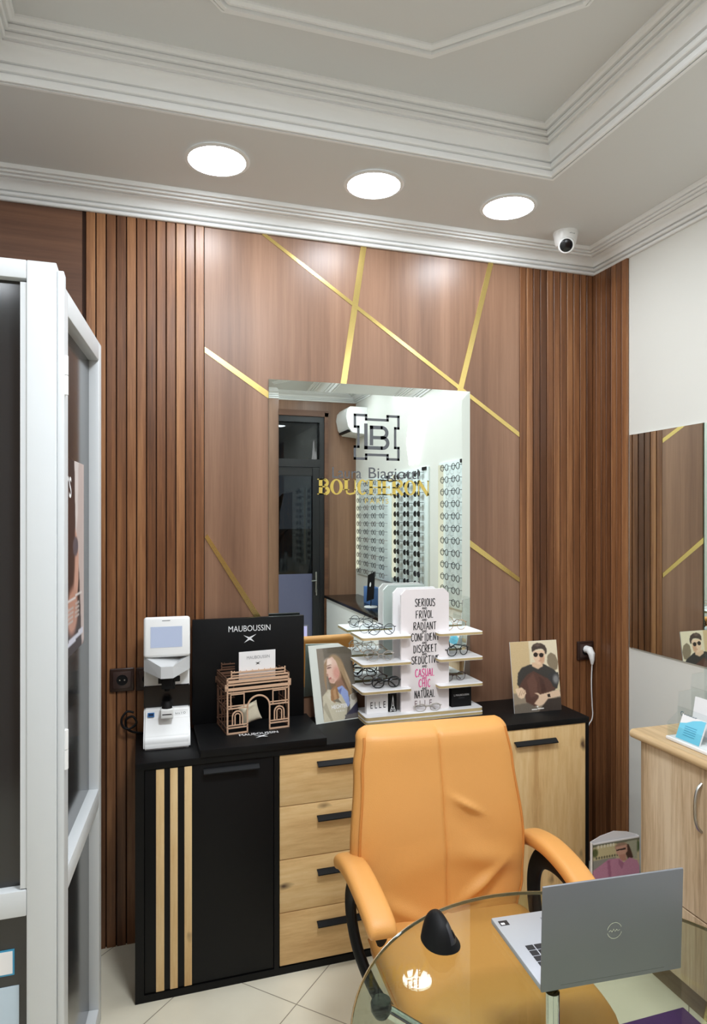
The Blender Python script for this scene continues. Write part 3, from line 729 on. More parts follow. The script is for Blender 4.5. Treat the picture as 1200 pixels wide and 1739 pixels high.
# triumphal arch model of laser cut slats
ZB = sz+.0275
T = thing('arch_model', 'rose wood openwork triumphal arch model standing on the black display base', 'model', (.425, 2.69, ZB), R(7))
def arch_face(y, th=.003):
    mb = MB(); W2 = .126
    def bar(x0, x1, z0, z1): mb.box(x0, x1, y, y+th, z0, z1)
    def hoop(cx, cz, r, wd=.005, a0=0, a1=180, n=14):
        o = arc(cx, cz, r, a0, a1, n); i = arc(cx, cz, r-wd, a0, a1, n)
        vs = [(p[0], y, p[1]) for p in o]+[(p[0], y, p[1]) for p in i]+[(p[0], y+th, p[1]) for p in o]+[(p[0], y+th, p[1]) for p in i]
        m = n+1; f = []
        for k in range(n): f += [(k, k+1, m+k+1, m+k), (2*m+k, 3*m+k, 3*m+k+1, 2*m+k+1), (k, 2*m+k, 2*m+k+1, k+1), (m+k, m+k+1, 3*m+k+1, 3*m+k)]
        mb.add(vs, f)
    for s in (-1, 1):
        X = lambda a, b: (min(s*a, s*b), max(s*a, s*b))
        bar(*X(.120, .126), 0, .215); bar(*X(.042, .0475), 0, .095); bar(*X(.108, .112), .098, .162); bar(*X(.056, .060), .098, .162)
        bar(*X(.042, .126), 0, .006); bar(*X(.042, .126), .022, .027); bar(*X(.042, .126), .032, .036)
        bar(*X(.042, .126), .096, .101); bar(*X(.042, .126), .106, .110); bar(*X(.056, .112), .150, .154)
        hoop(s*.084, .068, .022); hoop(s*.084, .068, .012, .004)
        for q in (.0195, .0095): bar(s*.084-q-.0025, s*.084-q+.002, .036, .068); bar(s*.084+q-.002, s*.084+q+.0025, .036, .068)
        bar(*X(.120, .126), .215, .218)
        bar(*X(.126, .133), .166, .190)
    hoop(0, .095, .0475, .006, 0, 180, 20)
    bar(-.126, .126, .156, .161); bar(-.133, .133, .166, .177); bar(-.133, .133, .186, .192); bar(-.126, .126, .196, .206); bar(-.126, .126, .212, .218)
    bar(-.110, .110, .222, .226); bar(-.110, .110, .234, .239); bar(-.110, -.105, .218, .244); bar(.105, .110, .218, .244)
    for k in range(-4, 5): bar(k*.024-.001, k*.024+.001, .239, .243)
    return mb
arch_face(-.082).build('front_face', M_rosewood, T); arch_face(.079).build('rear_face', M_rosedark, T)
for s in (-1, 1):
    mb = MB()
    xa, xb = (s*.126-.0015, s*.126+.0015)
    for z0, z1 in ((0,.006),(.022,.027),(.096,.101),(.150,.155),(.166,.177),(.186,.192),(.196,.206),(.212,.218)): mb.box(xa, xb, -.079, .079, z0, z1)
    for yy in (-.05, 0, .05): mb.box(xa, xb, yy-.002, yy+.002, 0, .166)
    for yy in (-.025, .025):
        a = [(yy+p[0], p[1]) for p in arc(0, .07, .018, 0, 180, 10)]; mb.tube([(s*.126, q[0], q[1]) for q in a], .002, 6)
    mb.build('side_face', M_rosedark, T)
T2 = thing('price_card', 'white card with lettering stuck in the top of the arch model', 'card', (.425, 2.69, ZB+.2), R(7))
MB().rbox(-.077, .070, -.0775, -.0755, -.001, .112, .0004, 1, M=Matrix.Translation((0,.002,0))).build('card', M_white, T2)
text('lettering', 'MAUBOUSSIN', -.046, .046, .082, .094, -.0762, pm('card_grey_ink', (150,150,152), .5), T2)
mb = MB(); star(mb, -.002, .064, .022, .013, -.0762); mb.build('emblem', M_ink, T2, smooth=0, recalc=False)
# little cushion leaning inside the arch
def cushion(i, j, n=17):
    u = i/(n-1)*2-1; v = j/(n-1)*2-1; return u, v
mb = MB(); n = 17
for sg in (1, -1):
    def fn(i, j):
        u, v = cushion(i, j); k = 1-.10*(1-v*v)*abs(u)**2; kk = 1-.10*(1-u*u)*abs(v)**2
        return (u*.040*k, sg*.017*((1-u**4)*(1-v**4))**.6, v*.038*kk)
    mb.grid(fn, n, n)
o = mb.build('cushion', M_cloth); tag(o, 'tiny cream cushion leaning inside the arch model', 'cushion')
o.location = (.408, 2.655, ZB+.061); o.rotation_euler = (R(-14), R(-14), R(10))

# ------------------------------------------------------------------ photo cards
def photo_card(name, label, BL, BR, TL, pic, th=.004, border=None, mat_back=M_white):
    BL, BR, TL = Vector(BL), Vector(BR), Vector(TL); u = BR-BL; W = u.length; un = u.normalized(); v = TL-BL; H = v.length; vn = (v-un*v.dot(un)).normalized()
    nn = un.cross(vn)      # faces the camera side
    Mx = Matrix((( un.x, -nn.x, vn.x, BL.x), (un.y, -nn.y, vn.y, BL.y), (un.z, -nn.z, vn.z, BL.z), (0,0,0,1)))
    t = thing(name, label, 'photo card', tuple(BL)); Mt = Matrix.Translation(-BL) @ Mx
    MB().box(0, W, 0, th, 0, H, 0, M=Mt).build('board', mat_back, t)
    b = border or (0, 0, 0, 0)
    pic.mesh('print', lambda a, c: tuple(Mt @ Vector((b[0]+a*(W-b[0]-b[1]), -.0005, b[2]+c*(H-b[2]-b[3])))), M_print, t, world=False)
    # prop strut behind the card
    MB().box(W*.45, W*.55, th, th+.003, .0, H*.5, 0, M=Mt).build('strut', mat_back, t)
    return t, Mt, W, H
# the woman
P = Pic(110, 190, (104, 96, 84))
P.poly([(0,0),(.18,0),(.3,1),(0,1)], (128,118,104), 4).poly([(.3,0),(1,0),(1,.12),(.3,.08)], (92,84,70), 5)
P.ell(.50,.30,.235,.20,(158,132,100),.2,-12).ell(.35,.42,.10,.2,(122,96,70),.3,-10).ell(.68,.46,.155,.24,(150,122,88),.25,-16)
P.poly([(.0,1),(.04,.66),(.2,.57),(.45,.6),(.62,.68),(.72,.80),(.62,1)], (196,188,164), 2)
P.poly([(.15,.64),(.33,.58),(.48,.62),(.55,.8),(.4,.74),(.28,.76)], (206,198,178), 2)
P.poly([(.40,.46),(.66,.42),(.72,.6),(.5,.6)], (146,108,86), 3)
P.poly([(.46,.56),(.62,.54),(.76,.63),(.78,.8),(.72,.84),(.56,.66)], (150,166,214), 1)
P.poly([(.48,.60),(.60,.57),(.54,.66)], (104,116,168), 1)
P.poly([(.22,.18),(.42,.13),(.56,.22),(.58,.36),(.52,.44),(.40,.50),(.31,.49),(.26,.42),(.25,.37),(.19,.36),(.22,.31),(.19,.25)], (216,182,164), 2)
P.ell(.50,.36,.10,.09,(206,150,134),.8).ell(.35,.46,.08,.03,(200,158,140),.5).ell(.30,.20,.1,.05,(228,204,188),.8)
P.poly([(.24,.275),(.34,.265),(.38,.28),(.26,.295)], (118,88,76), 1).poly([(.22,.25),(.36,.235),(.38,.245),(.24,.262)], (140,110,90), 1)
P.poly([(.245,.425),(.34,.405),(.34,.43),(.28,.445)], (176,104,98), 1).ell(.235,.375,.025,.02,(176,132,116),.6)
P.poly([(.17,.23),(.28,.14),(.24,.26),(.2,.44),(.17,.62),(.13,.44)], (150,122,92), 2)
P.poly([(.5,.16),(.7,.24),(.84,.5),(.88,.68),(.78,.64),(.66,.5),(.6,.34)], (164,138,104), 2)
P.poly([(.62,.34),(.7,.46),(.82,.66),(.72,.58),(.63,.46)], (112,84,58), 2).poly([(.72,.28),(.86,.5),(.88,.6),(.76,.42)], (186,162,130), 2)
P.poly([(.28,.58),(.46,.52),(.5,.7),(.36,.76),(.26,.72)], (154,112,74), 2).poly([(.34,.6),(.42,.56),(.44,.72),(.36,.74)], (180,140,100), 2)
P.poly([(.80,.68),(.93,.66),(1,.74),(1,.8),(.76,.92)], (206,202,190), 1).ell(.9,.71,.07,.045,(150,142,128),.3)
P.poly([(1,.78),(1,1),(.58,1),(.66,.93)], (46,44,66), 1).poly([(.60,.94),(1,.93),(1,1),(.62,1)], (96,92,92), 2)
P.poly([(.3,.73),(.46,.71),(.56,.78),(.5,.77),(.4,.75)], (120,112,96), 1).poly([(.02,.8),(.12,.74),(.26,1),(.2,1)], (168,160,138), 2)
P.noise(2.5)
t, Mt, W, H = photo_card('photo_card', 'grey bordered photo card of a woman with long fair hair in a beige coat', (.690,2.703,sz+.001), (.888,2.735,sz+.001), (.657,2.786,1.152), P, border=(.036, .0, .004, .016), mat_back=pm('card_grey', (206,210,202), .5))
text('lettering', 'HECHTER', .078, .152, .052, .068, -.0012, M_inkw, t, M=Mt, bold=.02)
text('small_lettering', 'P A R I S', .096, .134, .037, .044, -.0012, M_inkw, t, M=Mt)
# the man
P = Pic(110, 150, (214, 196, 158))
P.poly([(.0,0),(.39,0),(.40,1),(0,1)], (206,180,136), 1).poly([(.40,0),(1,0),(1,.5),(.42,.5)], (228,214,184), 1)
P.poly([(0,.72),(1,.72),(1,1),(0,1)], (150,134,114), 3)
P.poly([(.78,.22),(.86,.18),(.95,.22),(1,.32),(.97,.42),(.90,.44),(.80,.38),(.76,.32)], (138,122,98), 1)
P.poly([(.10,.60),(.13,.44),(.22,.37),(.40,.33),(.68,.335),(.84,.40),(.92,.44),(.98,.6),(.88,.72),(.2,.7)], (58,54,50), 1)
P.poly([(.44,.31),(.66,.31),(.66,.37),(.56,.405),(.44,.36)], (222,186,152), 1)
P.poly([(.475,.14),(.72,.14),(.73,.24),(.69,.31),(.60,.345),(.53,.32),(.485,.26)], (230,196,164), 1)
P.ell(.66,.27,.05,.06,(206,160,128),.6)
P.poly([(.46,.16),(.45,.10),(.49,.055),(.57,.035),(.66,.04),(.74,.075),(.775,.13),(.765,.19),(.735,.205),(.725,.155),(.69,.125),(.62,.118),(.54,.128),(.485,.15)], (70,56,48), 1).poly([(.5,.07),(.58,.045),(.66,.06),(.6,.09)], (104,86,74), 2)
P.ell(.53,.20,.047,.032,(40,26,20),.15).ell(.65,.21,.047,.032,(40,26,20),.15).poly([(.5,.185),(.72,.195),(.72,.2),(.5,.19)], (60,40,30), 0)
P.poly([(.56,.285),(.64,.283),(.60,.295)], (168,92,82), 1)
P.poly([(.12,.65),(.2,.56),(.30,.48),(.46,.425),(.56,.47),(.76,.55),(.92,.69),(.7,.76),(.55,.88),(.40,.93),(.26,.85),(.24,.76)], (88,58,48), 1)
P.poly([(.3,.55),(.45,.46),(.52,.6),(.5,.76),(.36,.8)], (104,70,58), 4).poly([(.56,.5),(.66,.56),(.7,.72),(.6,.74)], (74,46,38), 3)
P.poly([(.76,.50),(.86,.45),(.98,.47),(1,.56),(.93,.70),(.85,.66)], (54,52,52), 1).ell(.92,.56,.06,.06,(132,130,128),.8)
P.poly([(.05,.66),(.13,.65),(.18,.64),(.26,.69),(.27,.73),(.22,.79),(.16,.8),(.1,.77)], (232,202,170), 1)
for k in range(3): P.poly([(.10+k*.05,.76-k*.012),(.17+k*.045,.675-k*.0),(.18+k*.045,.68),(.12+k*.05,.77-k*.012)], (180,140,112), 0, .7)
P.poly([(.44,.735),(.52,.735),(.56,.76),(.98,.71),(1,.80),(.76,.83),(.62,.9),(.52,.92),(.42,.88),(.52,.81),(.53,.77)], (226,194,164), 1)
P.poly([(.71,.765),(.77,.76),(.78,.81),(.72,.81)], (44,32,26), 0)
P.poly([(.62,.9),(.72,.83),(1,.82),(1,1),(.5,1)], (62,52,46), 2).poly([(0,.88),(.3,.86),(.5,.95),(.5,1),(0,1)], (110,100,88), 3)
P.poly([(.36,.955),(.62,.945),(.62,.957),(.36,.968)], (244,240,232), 0).ell(.49,.925,.018,.012,(240,236,228),.3)
P.noise(2.5, 2)
photo_card('photo_card', 'cream photo card of a man in sunglasses holding a brown bag, on the sideboard', (1.556,2.59,sz+.001), (1.790,2.583,sz+.001), (1.543,2.635,1.146), P)

# ------------------------------------------------------------------ spectacle stand
SZ = sz+.0005
T = thing('glasses_stand', 'white tiered spectacle stand with hand lettered words in front of the mirror', 'display stand', (1.15, 2.70, SZ))
def plate(x0, x1, y0, y1, z0, z1, name, r=.014):
    pts = [(x0+r,y0),(x1-r,y0)]+arc(x1-r,y0+r,r,-90,0,5)[1:]+[(x1,y1)]+[(x0,y1)]+arc(x0+r,y0+r,r,180,270,5)[:-1]
    mb = MB().prism(pts, z1-.0015, z1, 'z', 0).prism(pts, z0+.001, z1-.0015, 'z', 1).prism(pts, z0, z0+.001, 'z', 0)
    return mb.build(name, [M_white, M_ply], T, True, smooth=30)
plate(.884, 1.425, 2.628, 2.788, SZ, SZ+.013, 'base_board'); plate(.884, 1.425, 2.632, 2.788, SZ+.015, SZ+.030, 'base_board')
BZ = SZ+.030
def panel(x0, x1, y, ztop, name, mats):
    c = .022; pts = [(x0,BZ),(x1,BZ),(x1,ztop-c),(x1-c,ztop),(x0+c,ztop),(x0,ztop-c)]
    return MB().prism(pts, y, y+.012, 'y').build(name, mats, T, True)
panel(1.053, 1.277, 2.667, 1.392, 'front_panel', M_pinkw)
panel(1.047, 1.263, 2.745, 1.392, 'rear_panel', M_white)
for z in (1.203, 1.093, .979):
    plate(.866, 1.087, 2.625, 2.788, z-.012, z, 'shelf'); plate(1.214, 1.424, 2.625, 2.788, z-.012, z, 'shelf')
words = [('SERIOUS',704,738,1022),('FRIVOL',705,735,1042),('RADIANT',701,740,1062),('CONFIDENT',697,745,1081),('DISCREET',701,741,1101),('SEDUCTIVE',698,745,1120),('CASUAL',704,737,1142),('CHIC',710,730,1160),('NATURAL',703,738,1178)]
z_of = lambda v: 1.335-(v-1022)*(1.335-.941)/156
x_of = lambda u: 1.118+(u-704)*(1.211-1.118)/34
for i, (wd, a, b, v) in enumerate(words):
    z = z_of(v); pink = wd in ('CASUAL', 'CHIC')
    hand('word', wd, x_of(a), x_of(b), z-.0165, z+.0165, 2.6664, M_pink if pink else M_ink, T, .0037)
    if i < 8:
        zz = z_of((v+words[i+1][3])/2); hand('word', 'AND', 1.150, 1.172, zz-.005, zz+.005, 2.6664, M_pink if wd == 'CASUAL' else M_ink, T, .002)
tw = text('stand_lettering', 'E L L E', 1.116, 1.196, .888, .914, 2.6664, pm('ink_rose', (120,96,98), .5), T, world=True)

# spectacles -----------------------------------------------------
def specs(label, x, y, z, rz, mat, rim=.0016, lw=.046, lh=.042, sq=2.0, temple='open', lens=None, tilt=0, group='spectacles on the white stand', brow=0.0):
    t = thing('eyeglasses', label, 'glasses', (x, y, z), R(rz), group)
    t.rotation_euler = (R(tilt), 0, R(rz))
    lens = lens or M_lens; cx = lw/2+.010
    fr = MB(); le = MB()
    for s in (-1, 1):
        P = []
        for k in range(28):
            a = 2*PI*k/28; c, q = math.cos(a), math.sin(a)
            P.append((s*cx+math.copysign(abs(c)**(2/sq), c)*lw/2, .006*(abs(s*cx+c*lw/2)/.06)**2, lh/2+rim+math.copysign(abs(q)**(2/sq), q)*lh/2))
        fr.tube(P, rim, 6, True)
        le.add(P, [tuple(range(28))])
        if brow: fr.tube(P[1:14], rim+brow, 6)
        fr.tube([(s*(cx+lw/2-.002), .005, lh*.72), (s*(cx+lw/2+.007), .009, lh*.74)], rim*1.3, 6)
    zb = lh*.66; fr.tube([(-.012, .001, zb-.004), (-.006, -.002, zb+.002), (.006, -.002, zb+.002), (.012, .001, zb-.004)], rim*1.1, 6)
    fr.build('frame', mat, t); le.build('lens', lens, t, recalc=False)
    for s in (-1, 1):
        hx = s*(cx+lw/2+.007); zt = lh*.74
        if temple == 'open':
            path = [(hx, .009, zt), (hx*1.0, .06, zt), (hx*.97, .095, zt-.002), (hx*.95, .125, zt-.022)]
        elif temple == 'fold':
            path = [(hx, .010, zt), (hx-s*.012, .014, zt+.001), (hx-s*.07, .022+.006*(s > 0), zt-.004), (hx-s*.095, .024+.006*(s > 0), zt-.012), (hx-s*.115, .024+.006*(s > 0), zt-.030)]
        else:  # lying on the brow with the arms up
            path = [(hx, .009, zt), (hx*.95, .05, zt+.01), (hx*.9, .095, zt+.02), (hx*.86, .115, zt+.045)]
        MB().tube(path, [max(rim*1.1, .0014)]*(len(path)-1)+[max(rim*1.5, .002)], 6).build('temple', mat, t)
    return t
s1, s2, s3, s0 = 1.2035, 1.0935, .9795, BZ+.0005
specs('thin dark round glasses on the top left shelf of the white stand', .968, 2.672, s1, -6, M_frame_wire, .0013, .047, .045, 2.0, 'fold')
specs('small metal glasses further back on the top left shelf', .945, 2.738, s1, 8, M_frame_wire, .0011, .044, .038, 2.2, 'open')
specs('smoke grey half rimmed glasses on the middle left shelf', .963, 2.672, s2, -4, M_frame_clear, .0013, .046, .040, 2.2, 'fold', brow=.0008)
specs('thin rose gold glasses behind on the middle left shelf', .962, 2.735, s2, 5, M_frame_gold, .0010, .044, .038, 2.1, 'up')
specs('bold black glasses on the lowest left shelf of the stand', .985, 2.665, s3, -3, M_frame_black, .0026, .050, .042, 2.3, 'fold', brow=.0016)
specs('brown glasses at the back of the lowest left shelf', .962, 2.738, s3, 6, M_frame_tort, .0018, .046, .038, 2.4, 'open')
specs('fine gold round glasses on the top right shelf of the stand', 1.318, 2.690, s1, 4, M_frame_gold, .0011, .047, .043, 2.0, 'open')
specs('black round glasses on the middle right shelf of the stand', 1.325, 2.672, s2, 14, M_frame_black, .0020, .047, .042, 2.1, 'open')
specs('fine brown topped glasses on the lowest right shelf', 1.315, 2.690, s3, 6, M_frame_tort, .0012, .048, .036, 2.5, 'fold', brow=.001)
specs('clear glasses at the foot of the lettered panel', 1.168, 2.644, s0, -4, M_frame_clear, .0016, .047, .030, 2.3, 'fold', brow=.001)
def mini_box(label, x0, x1, y0, y1, z0, z1, mat, name='box'):
    t = thing(name, label, 'box', ((x0+x1)/2, (y0+y1)/2, z0)); MB().rbox(x0, x1, y0, y1, z0, z1, .001, 1).build('carton', mat, t, True); return t
t = mini_box('white block with grey letters on the stand base, left of the lettered panel', .903, .999, 2.680, 2.705, BZ+.0003, BZ+.082, M_white)
text('lettering', 'E L L E', .920, .988, .893, .920, 2.6795, M_ink, t, world=True)
t = mini_box('narrow black block with a white tower drawing on the stand base', 1.004, 1.039, 2.682, 2.705, BZ+.0003, BZ+.082, M_blackm)
mb = MB()
ribbon(mb, [(1.009,.873),(1.017,.895),(1.0215,.943)], .0022, 2.6815); ribbon(mb, [(1.034,.873),(1.026,.895),(1.0215,.943)], .0022, 2.6815); ribbon(mb, [(1.013,.886),(1.030,.886)], .002, 2.6815); ribbon(mb, [(1.017,.899),(1.026,.899)], .002, 2.6815); ribbon(mb, arc(1.0215,.873,.007,0,180,8), .002, 2.6815)
mb.build('tower_drawing', M_inkw, t, True, smooth=0, recalc=False)
t = mini_box('black box with small white lettering on the stand base at right', 1.290, 1.386, 2.668, 2.72, BZ+.0003, BZ+.086, M_blackm)
text('lettering', 'L MAUBOUSSIN', 1.302, 1.374, .918, .926, 2.6675, M_inkw, t, world=True); text('small_lettering', 'PARIS', 1.324, 1.352, .907, .911, 2.6675, M_inkg, t, world=True)

# ------------------------------------------------------------------ office chair
T = thing('office_chair', 'orange leather office chair with padded arms between the sideboard and the glass table', 'chair', (.897, 1.66, 0), R(-3))
def lerp(xs, ys, t):
    for i in range(len(xs)-1):
        if t <= xs[i+1]:
            k = (t-xs[i])/(xs[i+1]-xs[i]); k = k*k*(3-2*k); return ys[i]+(ys[i+1]-ys[i])*k
    return ys[-1]
WID = lambda t: lerp([0,.18,.4,.8,.95,1], [.252,.282,.290,.270,.257,.249], t)
YC = lambda t: .248+.105*t-.030*t*t-.022*math.sin(PI*t)**2
ZC = lambda t: .455+.588*t
CUR = lambda t: .018*((t-.88)/.12)**2 if t > .88 else 0
NF, NB = 97, 21
XS = [math.sin(PI/2*(-1+2*k/(NF-1)))*.55+(-1+2*k/(NF-1))*.45 for k in range(NF)]
def ridge(x, t, x0, t0, ang, L, wdt, amp):
    dx, dz = x-x0, (t-t0)*.60; ca, sa = math.cos(R(ang)), math.sin(R(ang)); u_ = dx*ca+dz*sa; v_ = -dx*sa+dz*ca
    return amp*math.exp(-(u_/L)**2-(v_/wdt)**2)
def back_fn(i, j, n=70):
    t = i/(n-1); e = .05; k = 1.0
    if t < e: k = math.sqrt(max(0, 1-((e-t)/e)**2))
    if t > 1-e: k = math.sqrt(max(0, 1-((t-1+e)/e)**2))
    k = max(k, .02); wd = WID(t)*(.90+.10*k)
    if j < NF:
        u = XS[j]; x = u*wd; y = -.048*(1-abs(u)**9)**.5
        y -= .010*(1-u*u)
        y += .008*math.exp(-(x/.0055)**2)
        if abs(u) > .93: y += .004
        y -= ridge(x,t,.075,.60,-30,.050,.010,.017)+ridge(x,t,.055,.52,-40,.07,.03,-.006)+ridge(x,t,.11,.20,36,.075,.016,.022)+ridge(x,t,.13,.33,-14,.11,.035,.014)+ridge(x,t,.10,.12,30,.08,.02,-.006)+ridge(x,t,-.13,.10,-28,.09,.022,.013)+ridge(x,t,-.10,.32,10,.12,.05,.004)
    else:
        u = 1-2*(j-NF+1)/(NB+1); x = u*wd; y = .045*(1-abs(u)**5)**.5
    return (x-.020, YC(t)+y*k+CUR(t), ZC(t))
NA = NF+NB
mb = MB().grid(back_fn, 70, NA, wrap=True)
mb.f.append(tuple(range(NA))); mb.mi.append(0); mb.f.append(tuple(range(69*NA, 70*NA))); mb.mi.append(0)
bk = mb.build('backrest', M_leather, T, smooth=60)
for s in (-1, 1):
    P = []
    for i in range(40):
        t = .04+.92*i/39; P.append((s*WID(t)*.93-.020, YC(t)-.0355+CUR(t), ZC(t)))
    MB().tube(P, .0042, 8).build('piping', M_leatherd, bk)
def seat_fn(i, j, n=30, na=64):
    t = i/(n-1); y = -.285+.555*t; a = 2*PI*j/na; c, q = math.cos(a), math.sin(a)
    e = .12; k = math.sqrt(max(0, 1-((e-t)/e)**2)) if t < e else (math.sqrt(max(0, 1-((t-1+e)/e)**2)) if t > 1-e else 1)
    wd = .262*(.80+.20*k); th = .058*max(k, .03)
    z = .428+math.copysign(abs(q)**.6, q)*th+(.012*(1-(c)**2) if q > 0 else 0) - (.035*(1-t/.25)**2 if t < .25 else 0)
    return (math.copysign(abs(c)**.4, c)*wd, y, z)
mb = MB().grid(seat_fn, 30, 64, wrap=True); mb.f += [tuple(range(64)), tuple(range(29*64, 30*64))]; mb.mi += [0, 0]
st = mb.build('seat', M_leather, T, smooth=60)
P = [(s_*.250, y, .432) for s_, y in [(-1,.2),(-1,-.1)]]
MB().tube(smooth_path([(-.258,.24,.43),(-.26,0,.43),(-.25,-.2,.415),(-.20,-.275,.395),(0,-.288,.39),(.20,-.275,.395),(.25,-.2,.415),(.26,0,.43),(.258,.24,.43)]), .004, 8).build('piping', M_leatherd, st)
for s in (-1, 1):
    arm = []
    path = smooth_path([(s*.312,.318,.625),(s*.312,.285,.652),(s*.312,.18,.672),(s*.310,.07,.668),(s*.306,-.02,.648),(s*.303,-.062,.622)], 6)
    N = len(path)
    def pad_fn(i, j, na=24):
        p = path[i]; a = 2*PI*j/na; c, q = math.cos(a), math.sin(a); u = i/(N-1); e = .16
        k = math.sqrt(max(0, 1-((e-u)/e)**2)) if u < e else (math.sqrt(max(0, 1-((u-1+e)/e)**2)) if u > 1-e else 1)
        k = max(k, .04); t = (path[min(N-1, i+1)]-path[max(0, i-1)]).normalized(); nn = Vector((0, -t.z, t.y)) * (1 if t.y < 0 else -1); nn = -nn if nn.z < 0 else nn
        o_ = p + Vector((math.copysign(abs(c)**.6, c)*.040*(.7+.3*k), 0, 0)) + nn*(math.copysign(abs(q)**.7, q)*.024*k)
        return tuple(o_)
    mb = MB().grid(pad_fn, N, 24, wrap=True); mb.f += [tuple(range(24)), tuple(range((N-1)*24, N*24))]; mb.mi += [0, 0]
    ar = mb.build('armrest', M_leather, T, smooth=60); tag(ar, 'padded orange armrest on a black frame')
    fp = smooth_path([(s*.302,-.04,.612),(s*.306,.03,.630),(s*.309,.14,.634),(s*.309,.22,.612),(s*.309,.262,.555),(s*.305,.262,.48),(s*.292,.215,.40),(s*.26,.12,.335),(s*.20,.06,.318),(s*.10,.03,.316)], 5)
    MB().tube(fp, .016, 14, flat=2.0).build('arm_frame', M_blackm, ar)
MB().rbox(-.13, .13, -.10, .16, .30, .368, .01).build('mechanism', M_blackm, T)
MB().tube([(0,.03,.11), (0,.03,.31)], .027, 16).tube([(0,.03,.07), (0,.03,.14)], .036, 16).build('gas_lift', M_blackm, T)
for k in range(5):
    a = R(72*k+20); c, q = math.cos(a), math.sin(a)
    lg = MB().tube([(c*.02, .03+q*.02, .10), (c*.16, .03+q*.16, .095), (c*.29, .03+q*.29, .072)], [.028, .022, .016], 10).build('base_leg', M_blackm, T)
    Mw = Matrix.Translation((c*.29, .03+q*.29, .028)) @ Matrix.Rotation(a+.6, 4, 'Z') @ Matrix.Rotation(R(90), 4, 'Y')
    MB().lathe([(0,-.02),(.022,-.02),(.028,-.014),(.028,.014),(.022,.02),(0,.02)], seg=18, M=Mw).tube([(c*.29,.03+q*.29,.03), (c*.29,.03+q*.29,.075)], .006, 8).build('caster', M_blackm, lg)

# ------------------------------------------------------------------ glass table
TZ = .745; tcx, tcy, tr = .823, 1.040, .479
T = thing('glass_table', 'round clear glass table on chrome legs with the laptop on it', 'table', (tcx, tcy, 0))
MB().lathe([(0,-.008),(tr-.003,-.008),(tr-.003,0),(0,0)], (0,0,TZ), 96).build('glass_top', M_tglass, T)
MB().lathe([(tr-.0032,-.008),(tr-.001,-.008),(tr,-.006),(tr,-.002),(tr-.001,0),(tr-.0032,0)], (0,0,TZ), 96).build('polished_edge', M_rim, T)
px, py = .797-tcx, 1.182-tcy
MB().tube([(px,py,.02), (px,py,.735)], .0145, 20).build('column', M_chrome, T)
MB().lathe([(0,0),(.20,0),(.20,.008),(.19,.014),(.03,.022),(.0,.022)], (px,py,0), 48).build('base_plate', M_chrome, T)
for k, (ax, ay) in enumerate(((.456-tcx, 1.262-tcy), (1.235-tcx, .85-tcy), (.62-tcx, .61-tcy))):
    d = Vector((px-ax, py-ay, 0)).normalized()
    lg = MB().tube([(ax+d.x*.012, ay+d.y*.012, .716), (px-d.x*.01, py-d.y*.01, .50)], .0125, 16).build('arm', M_chrome, T)
    MB().lathe([(0,-.034),(.014,-.032),(.021,-.02),(.0215,-.006),(.019,0),(0,0)], (ax,ay,TZ-.0082), 20).build('cap', M_blackg, lg)

# laptop
T = thing('laptop', 'open silver laptop seen from behind on the glass table', 'laptop', (.925, 1.162, TZ+.0005), R(-4.3))
ba = MB().rbox(-.1625, .1625, .0, .232, .002, .016, .004, 2).build('base', M_laptopl, T)
MB().box(-.150, .150, .01, .222, 0, .0025).build('foot', M_blackm, ba)
n = 0
for r_ in range(5):
    for c_ in range(13):
        x0 = -.134+c_*.0207; y0 = .028+r_*.0185
        if n < 65: MB().rbox(x0, x0+.0178, y0, y0+.0158, .0158, .0172, .0006, 1).build('key', M_key, ba); n += 1
MB().box(-.05, .05, .142, .205, .0158, .0163).build('touchpad', M_laptop, ba)
MB().box(.128, .150, .196, .214, .0158, .0163, 0).box(.130, .141, .198, .206, .0162, .0165, 1, M=None).build('sticker', [M_ink, M_white], ba)
MB().box(-.153, -.131, .196, .214, .0158, .0163, 0).box(-.150, -.141, .199, .206, .0162, .0165, 1).build('sticker', [M_ink, M_white], ba)
Ml = Matrix.Translation((0, -.002, .014)) @ Matrix.Rotation(R(2), 4, 'X')
ld = MB().rbox(-.1625, .1625, -.004, .002, -.012, .204, .0025, 2, M=Ml).build('lid', M_laptop, T)
MB().box(-.155, .155, .0015, .0032, .008, .198, M=Ml).build('screen', pm('laptop_screen', (40,40,60), .2, emit=(196,190,235), es=.9), ld)
MB().tube([(-.12,0,.012), (.12,0,.012)], .006, 10).build('hinge', M_blackm, ld)
mb = MB()
for a0, a1 in ((20,170),(195,345)): ribbon(mb, arc(0, .094, .0165, a0, a1, 24), .0013, -.0046, Ml)
ribbon(mb, [(-.013,.0925),(-.009,.0955),(-.006,.0915),(-.002,.097),(.001,.092),(.005,.096),(.008,.0925),(.013,.0945)], .0012, -.0046, Ml)
mb.build('emblem', M_chrome, ld, smooth=0, recalc=False)

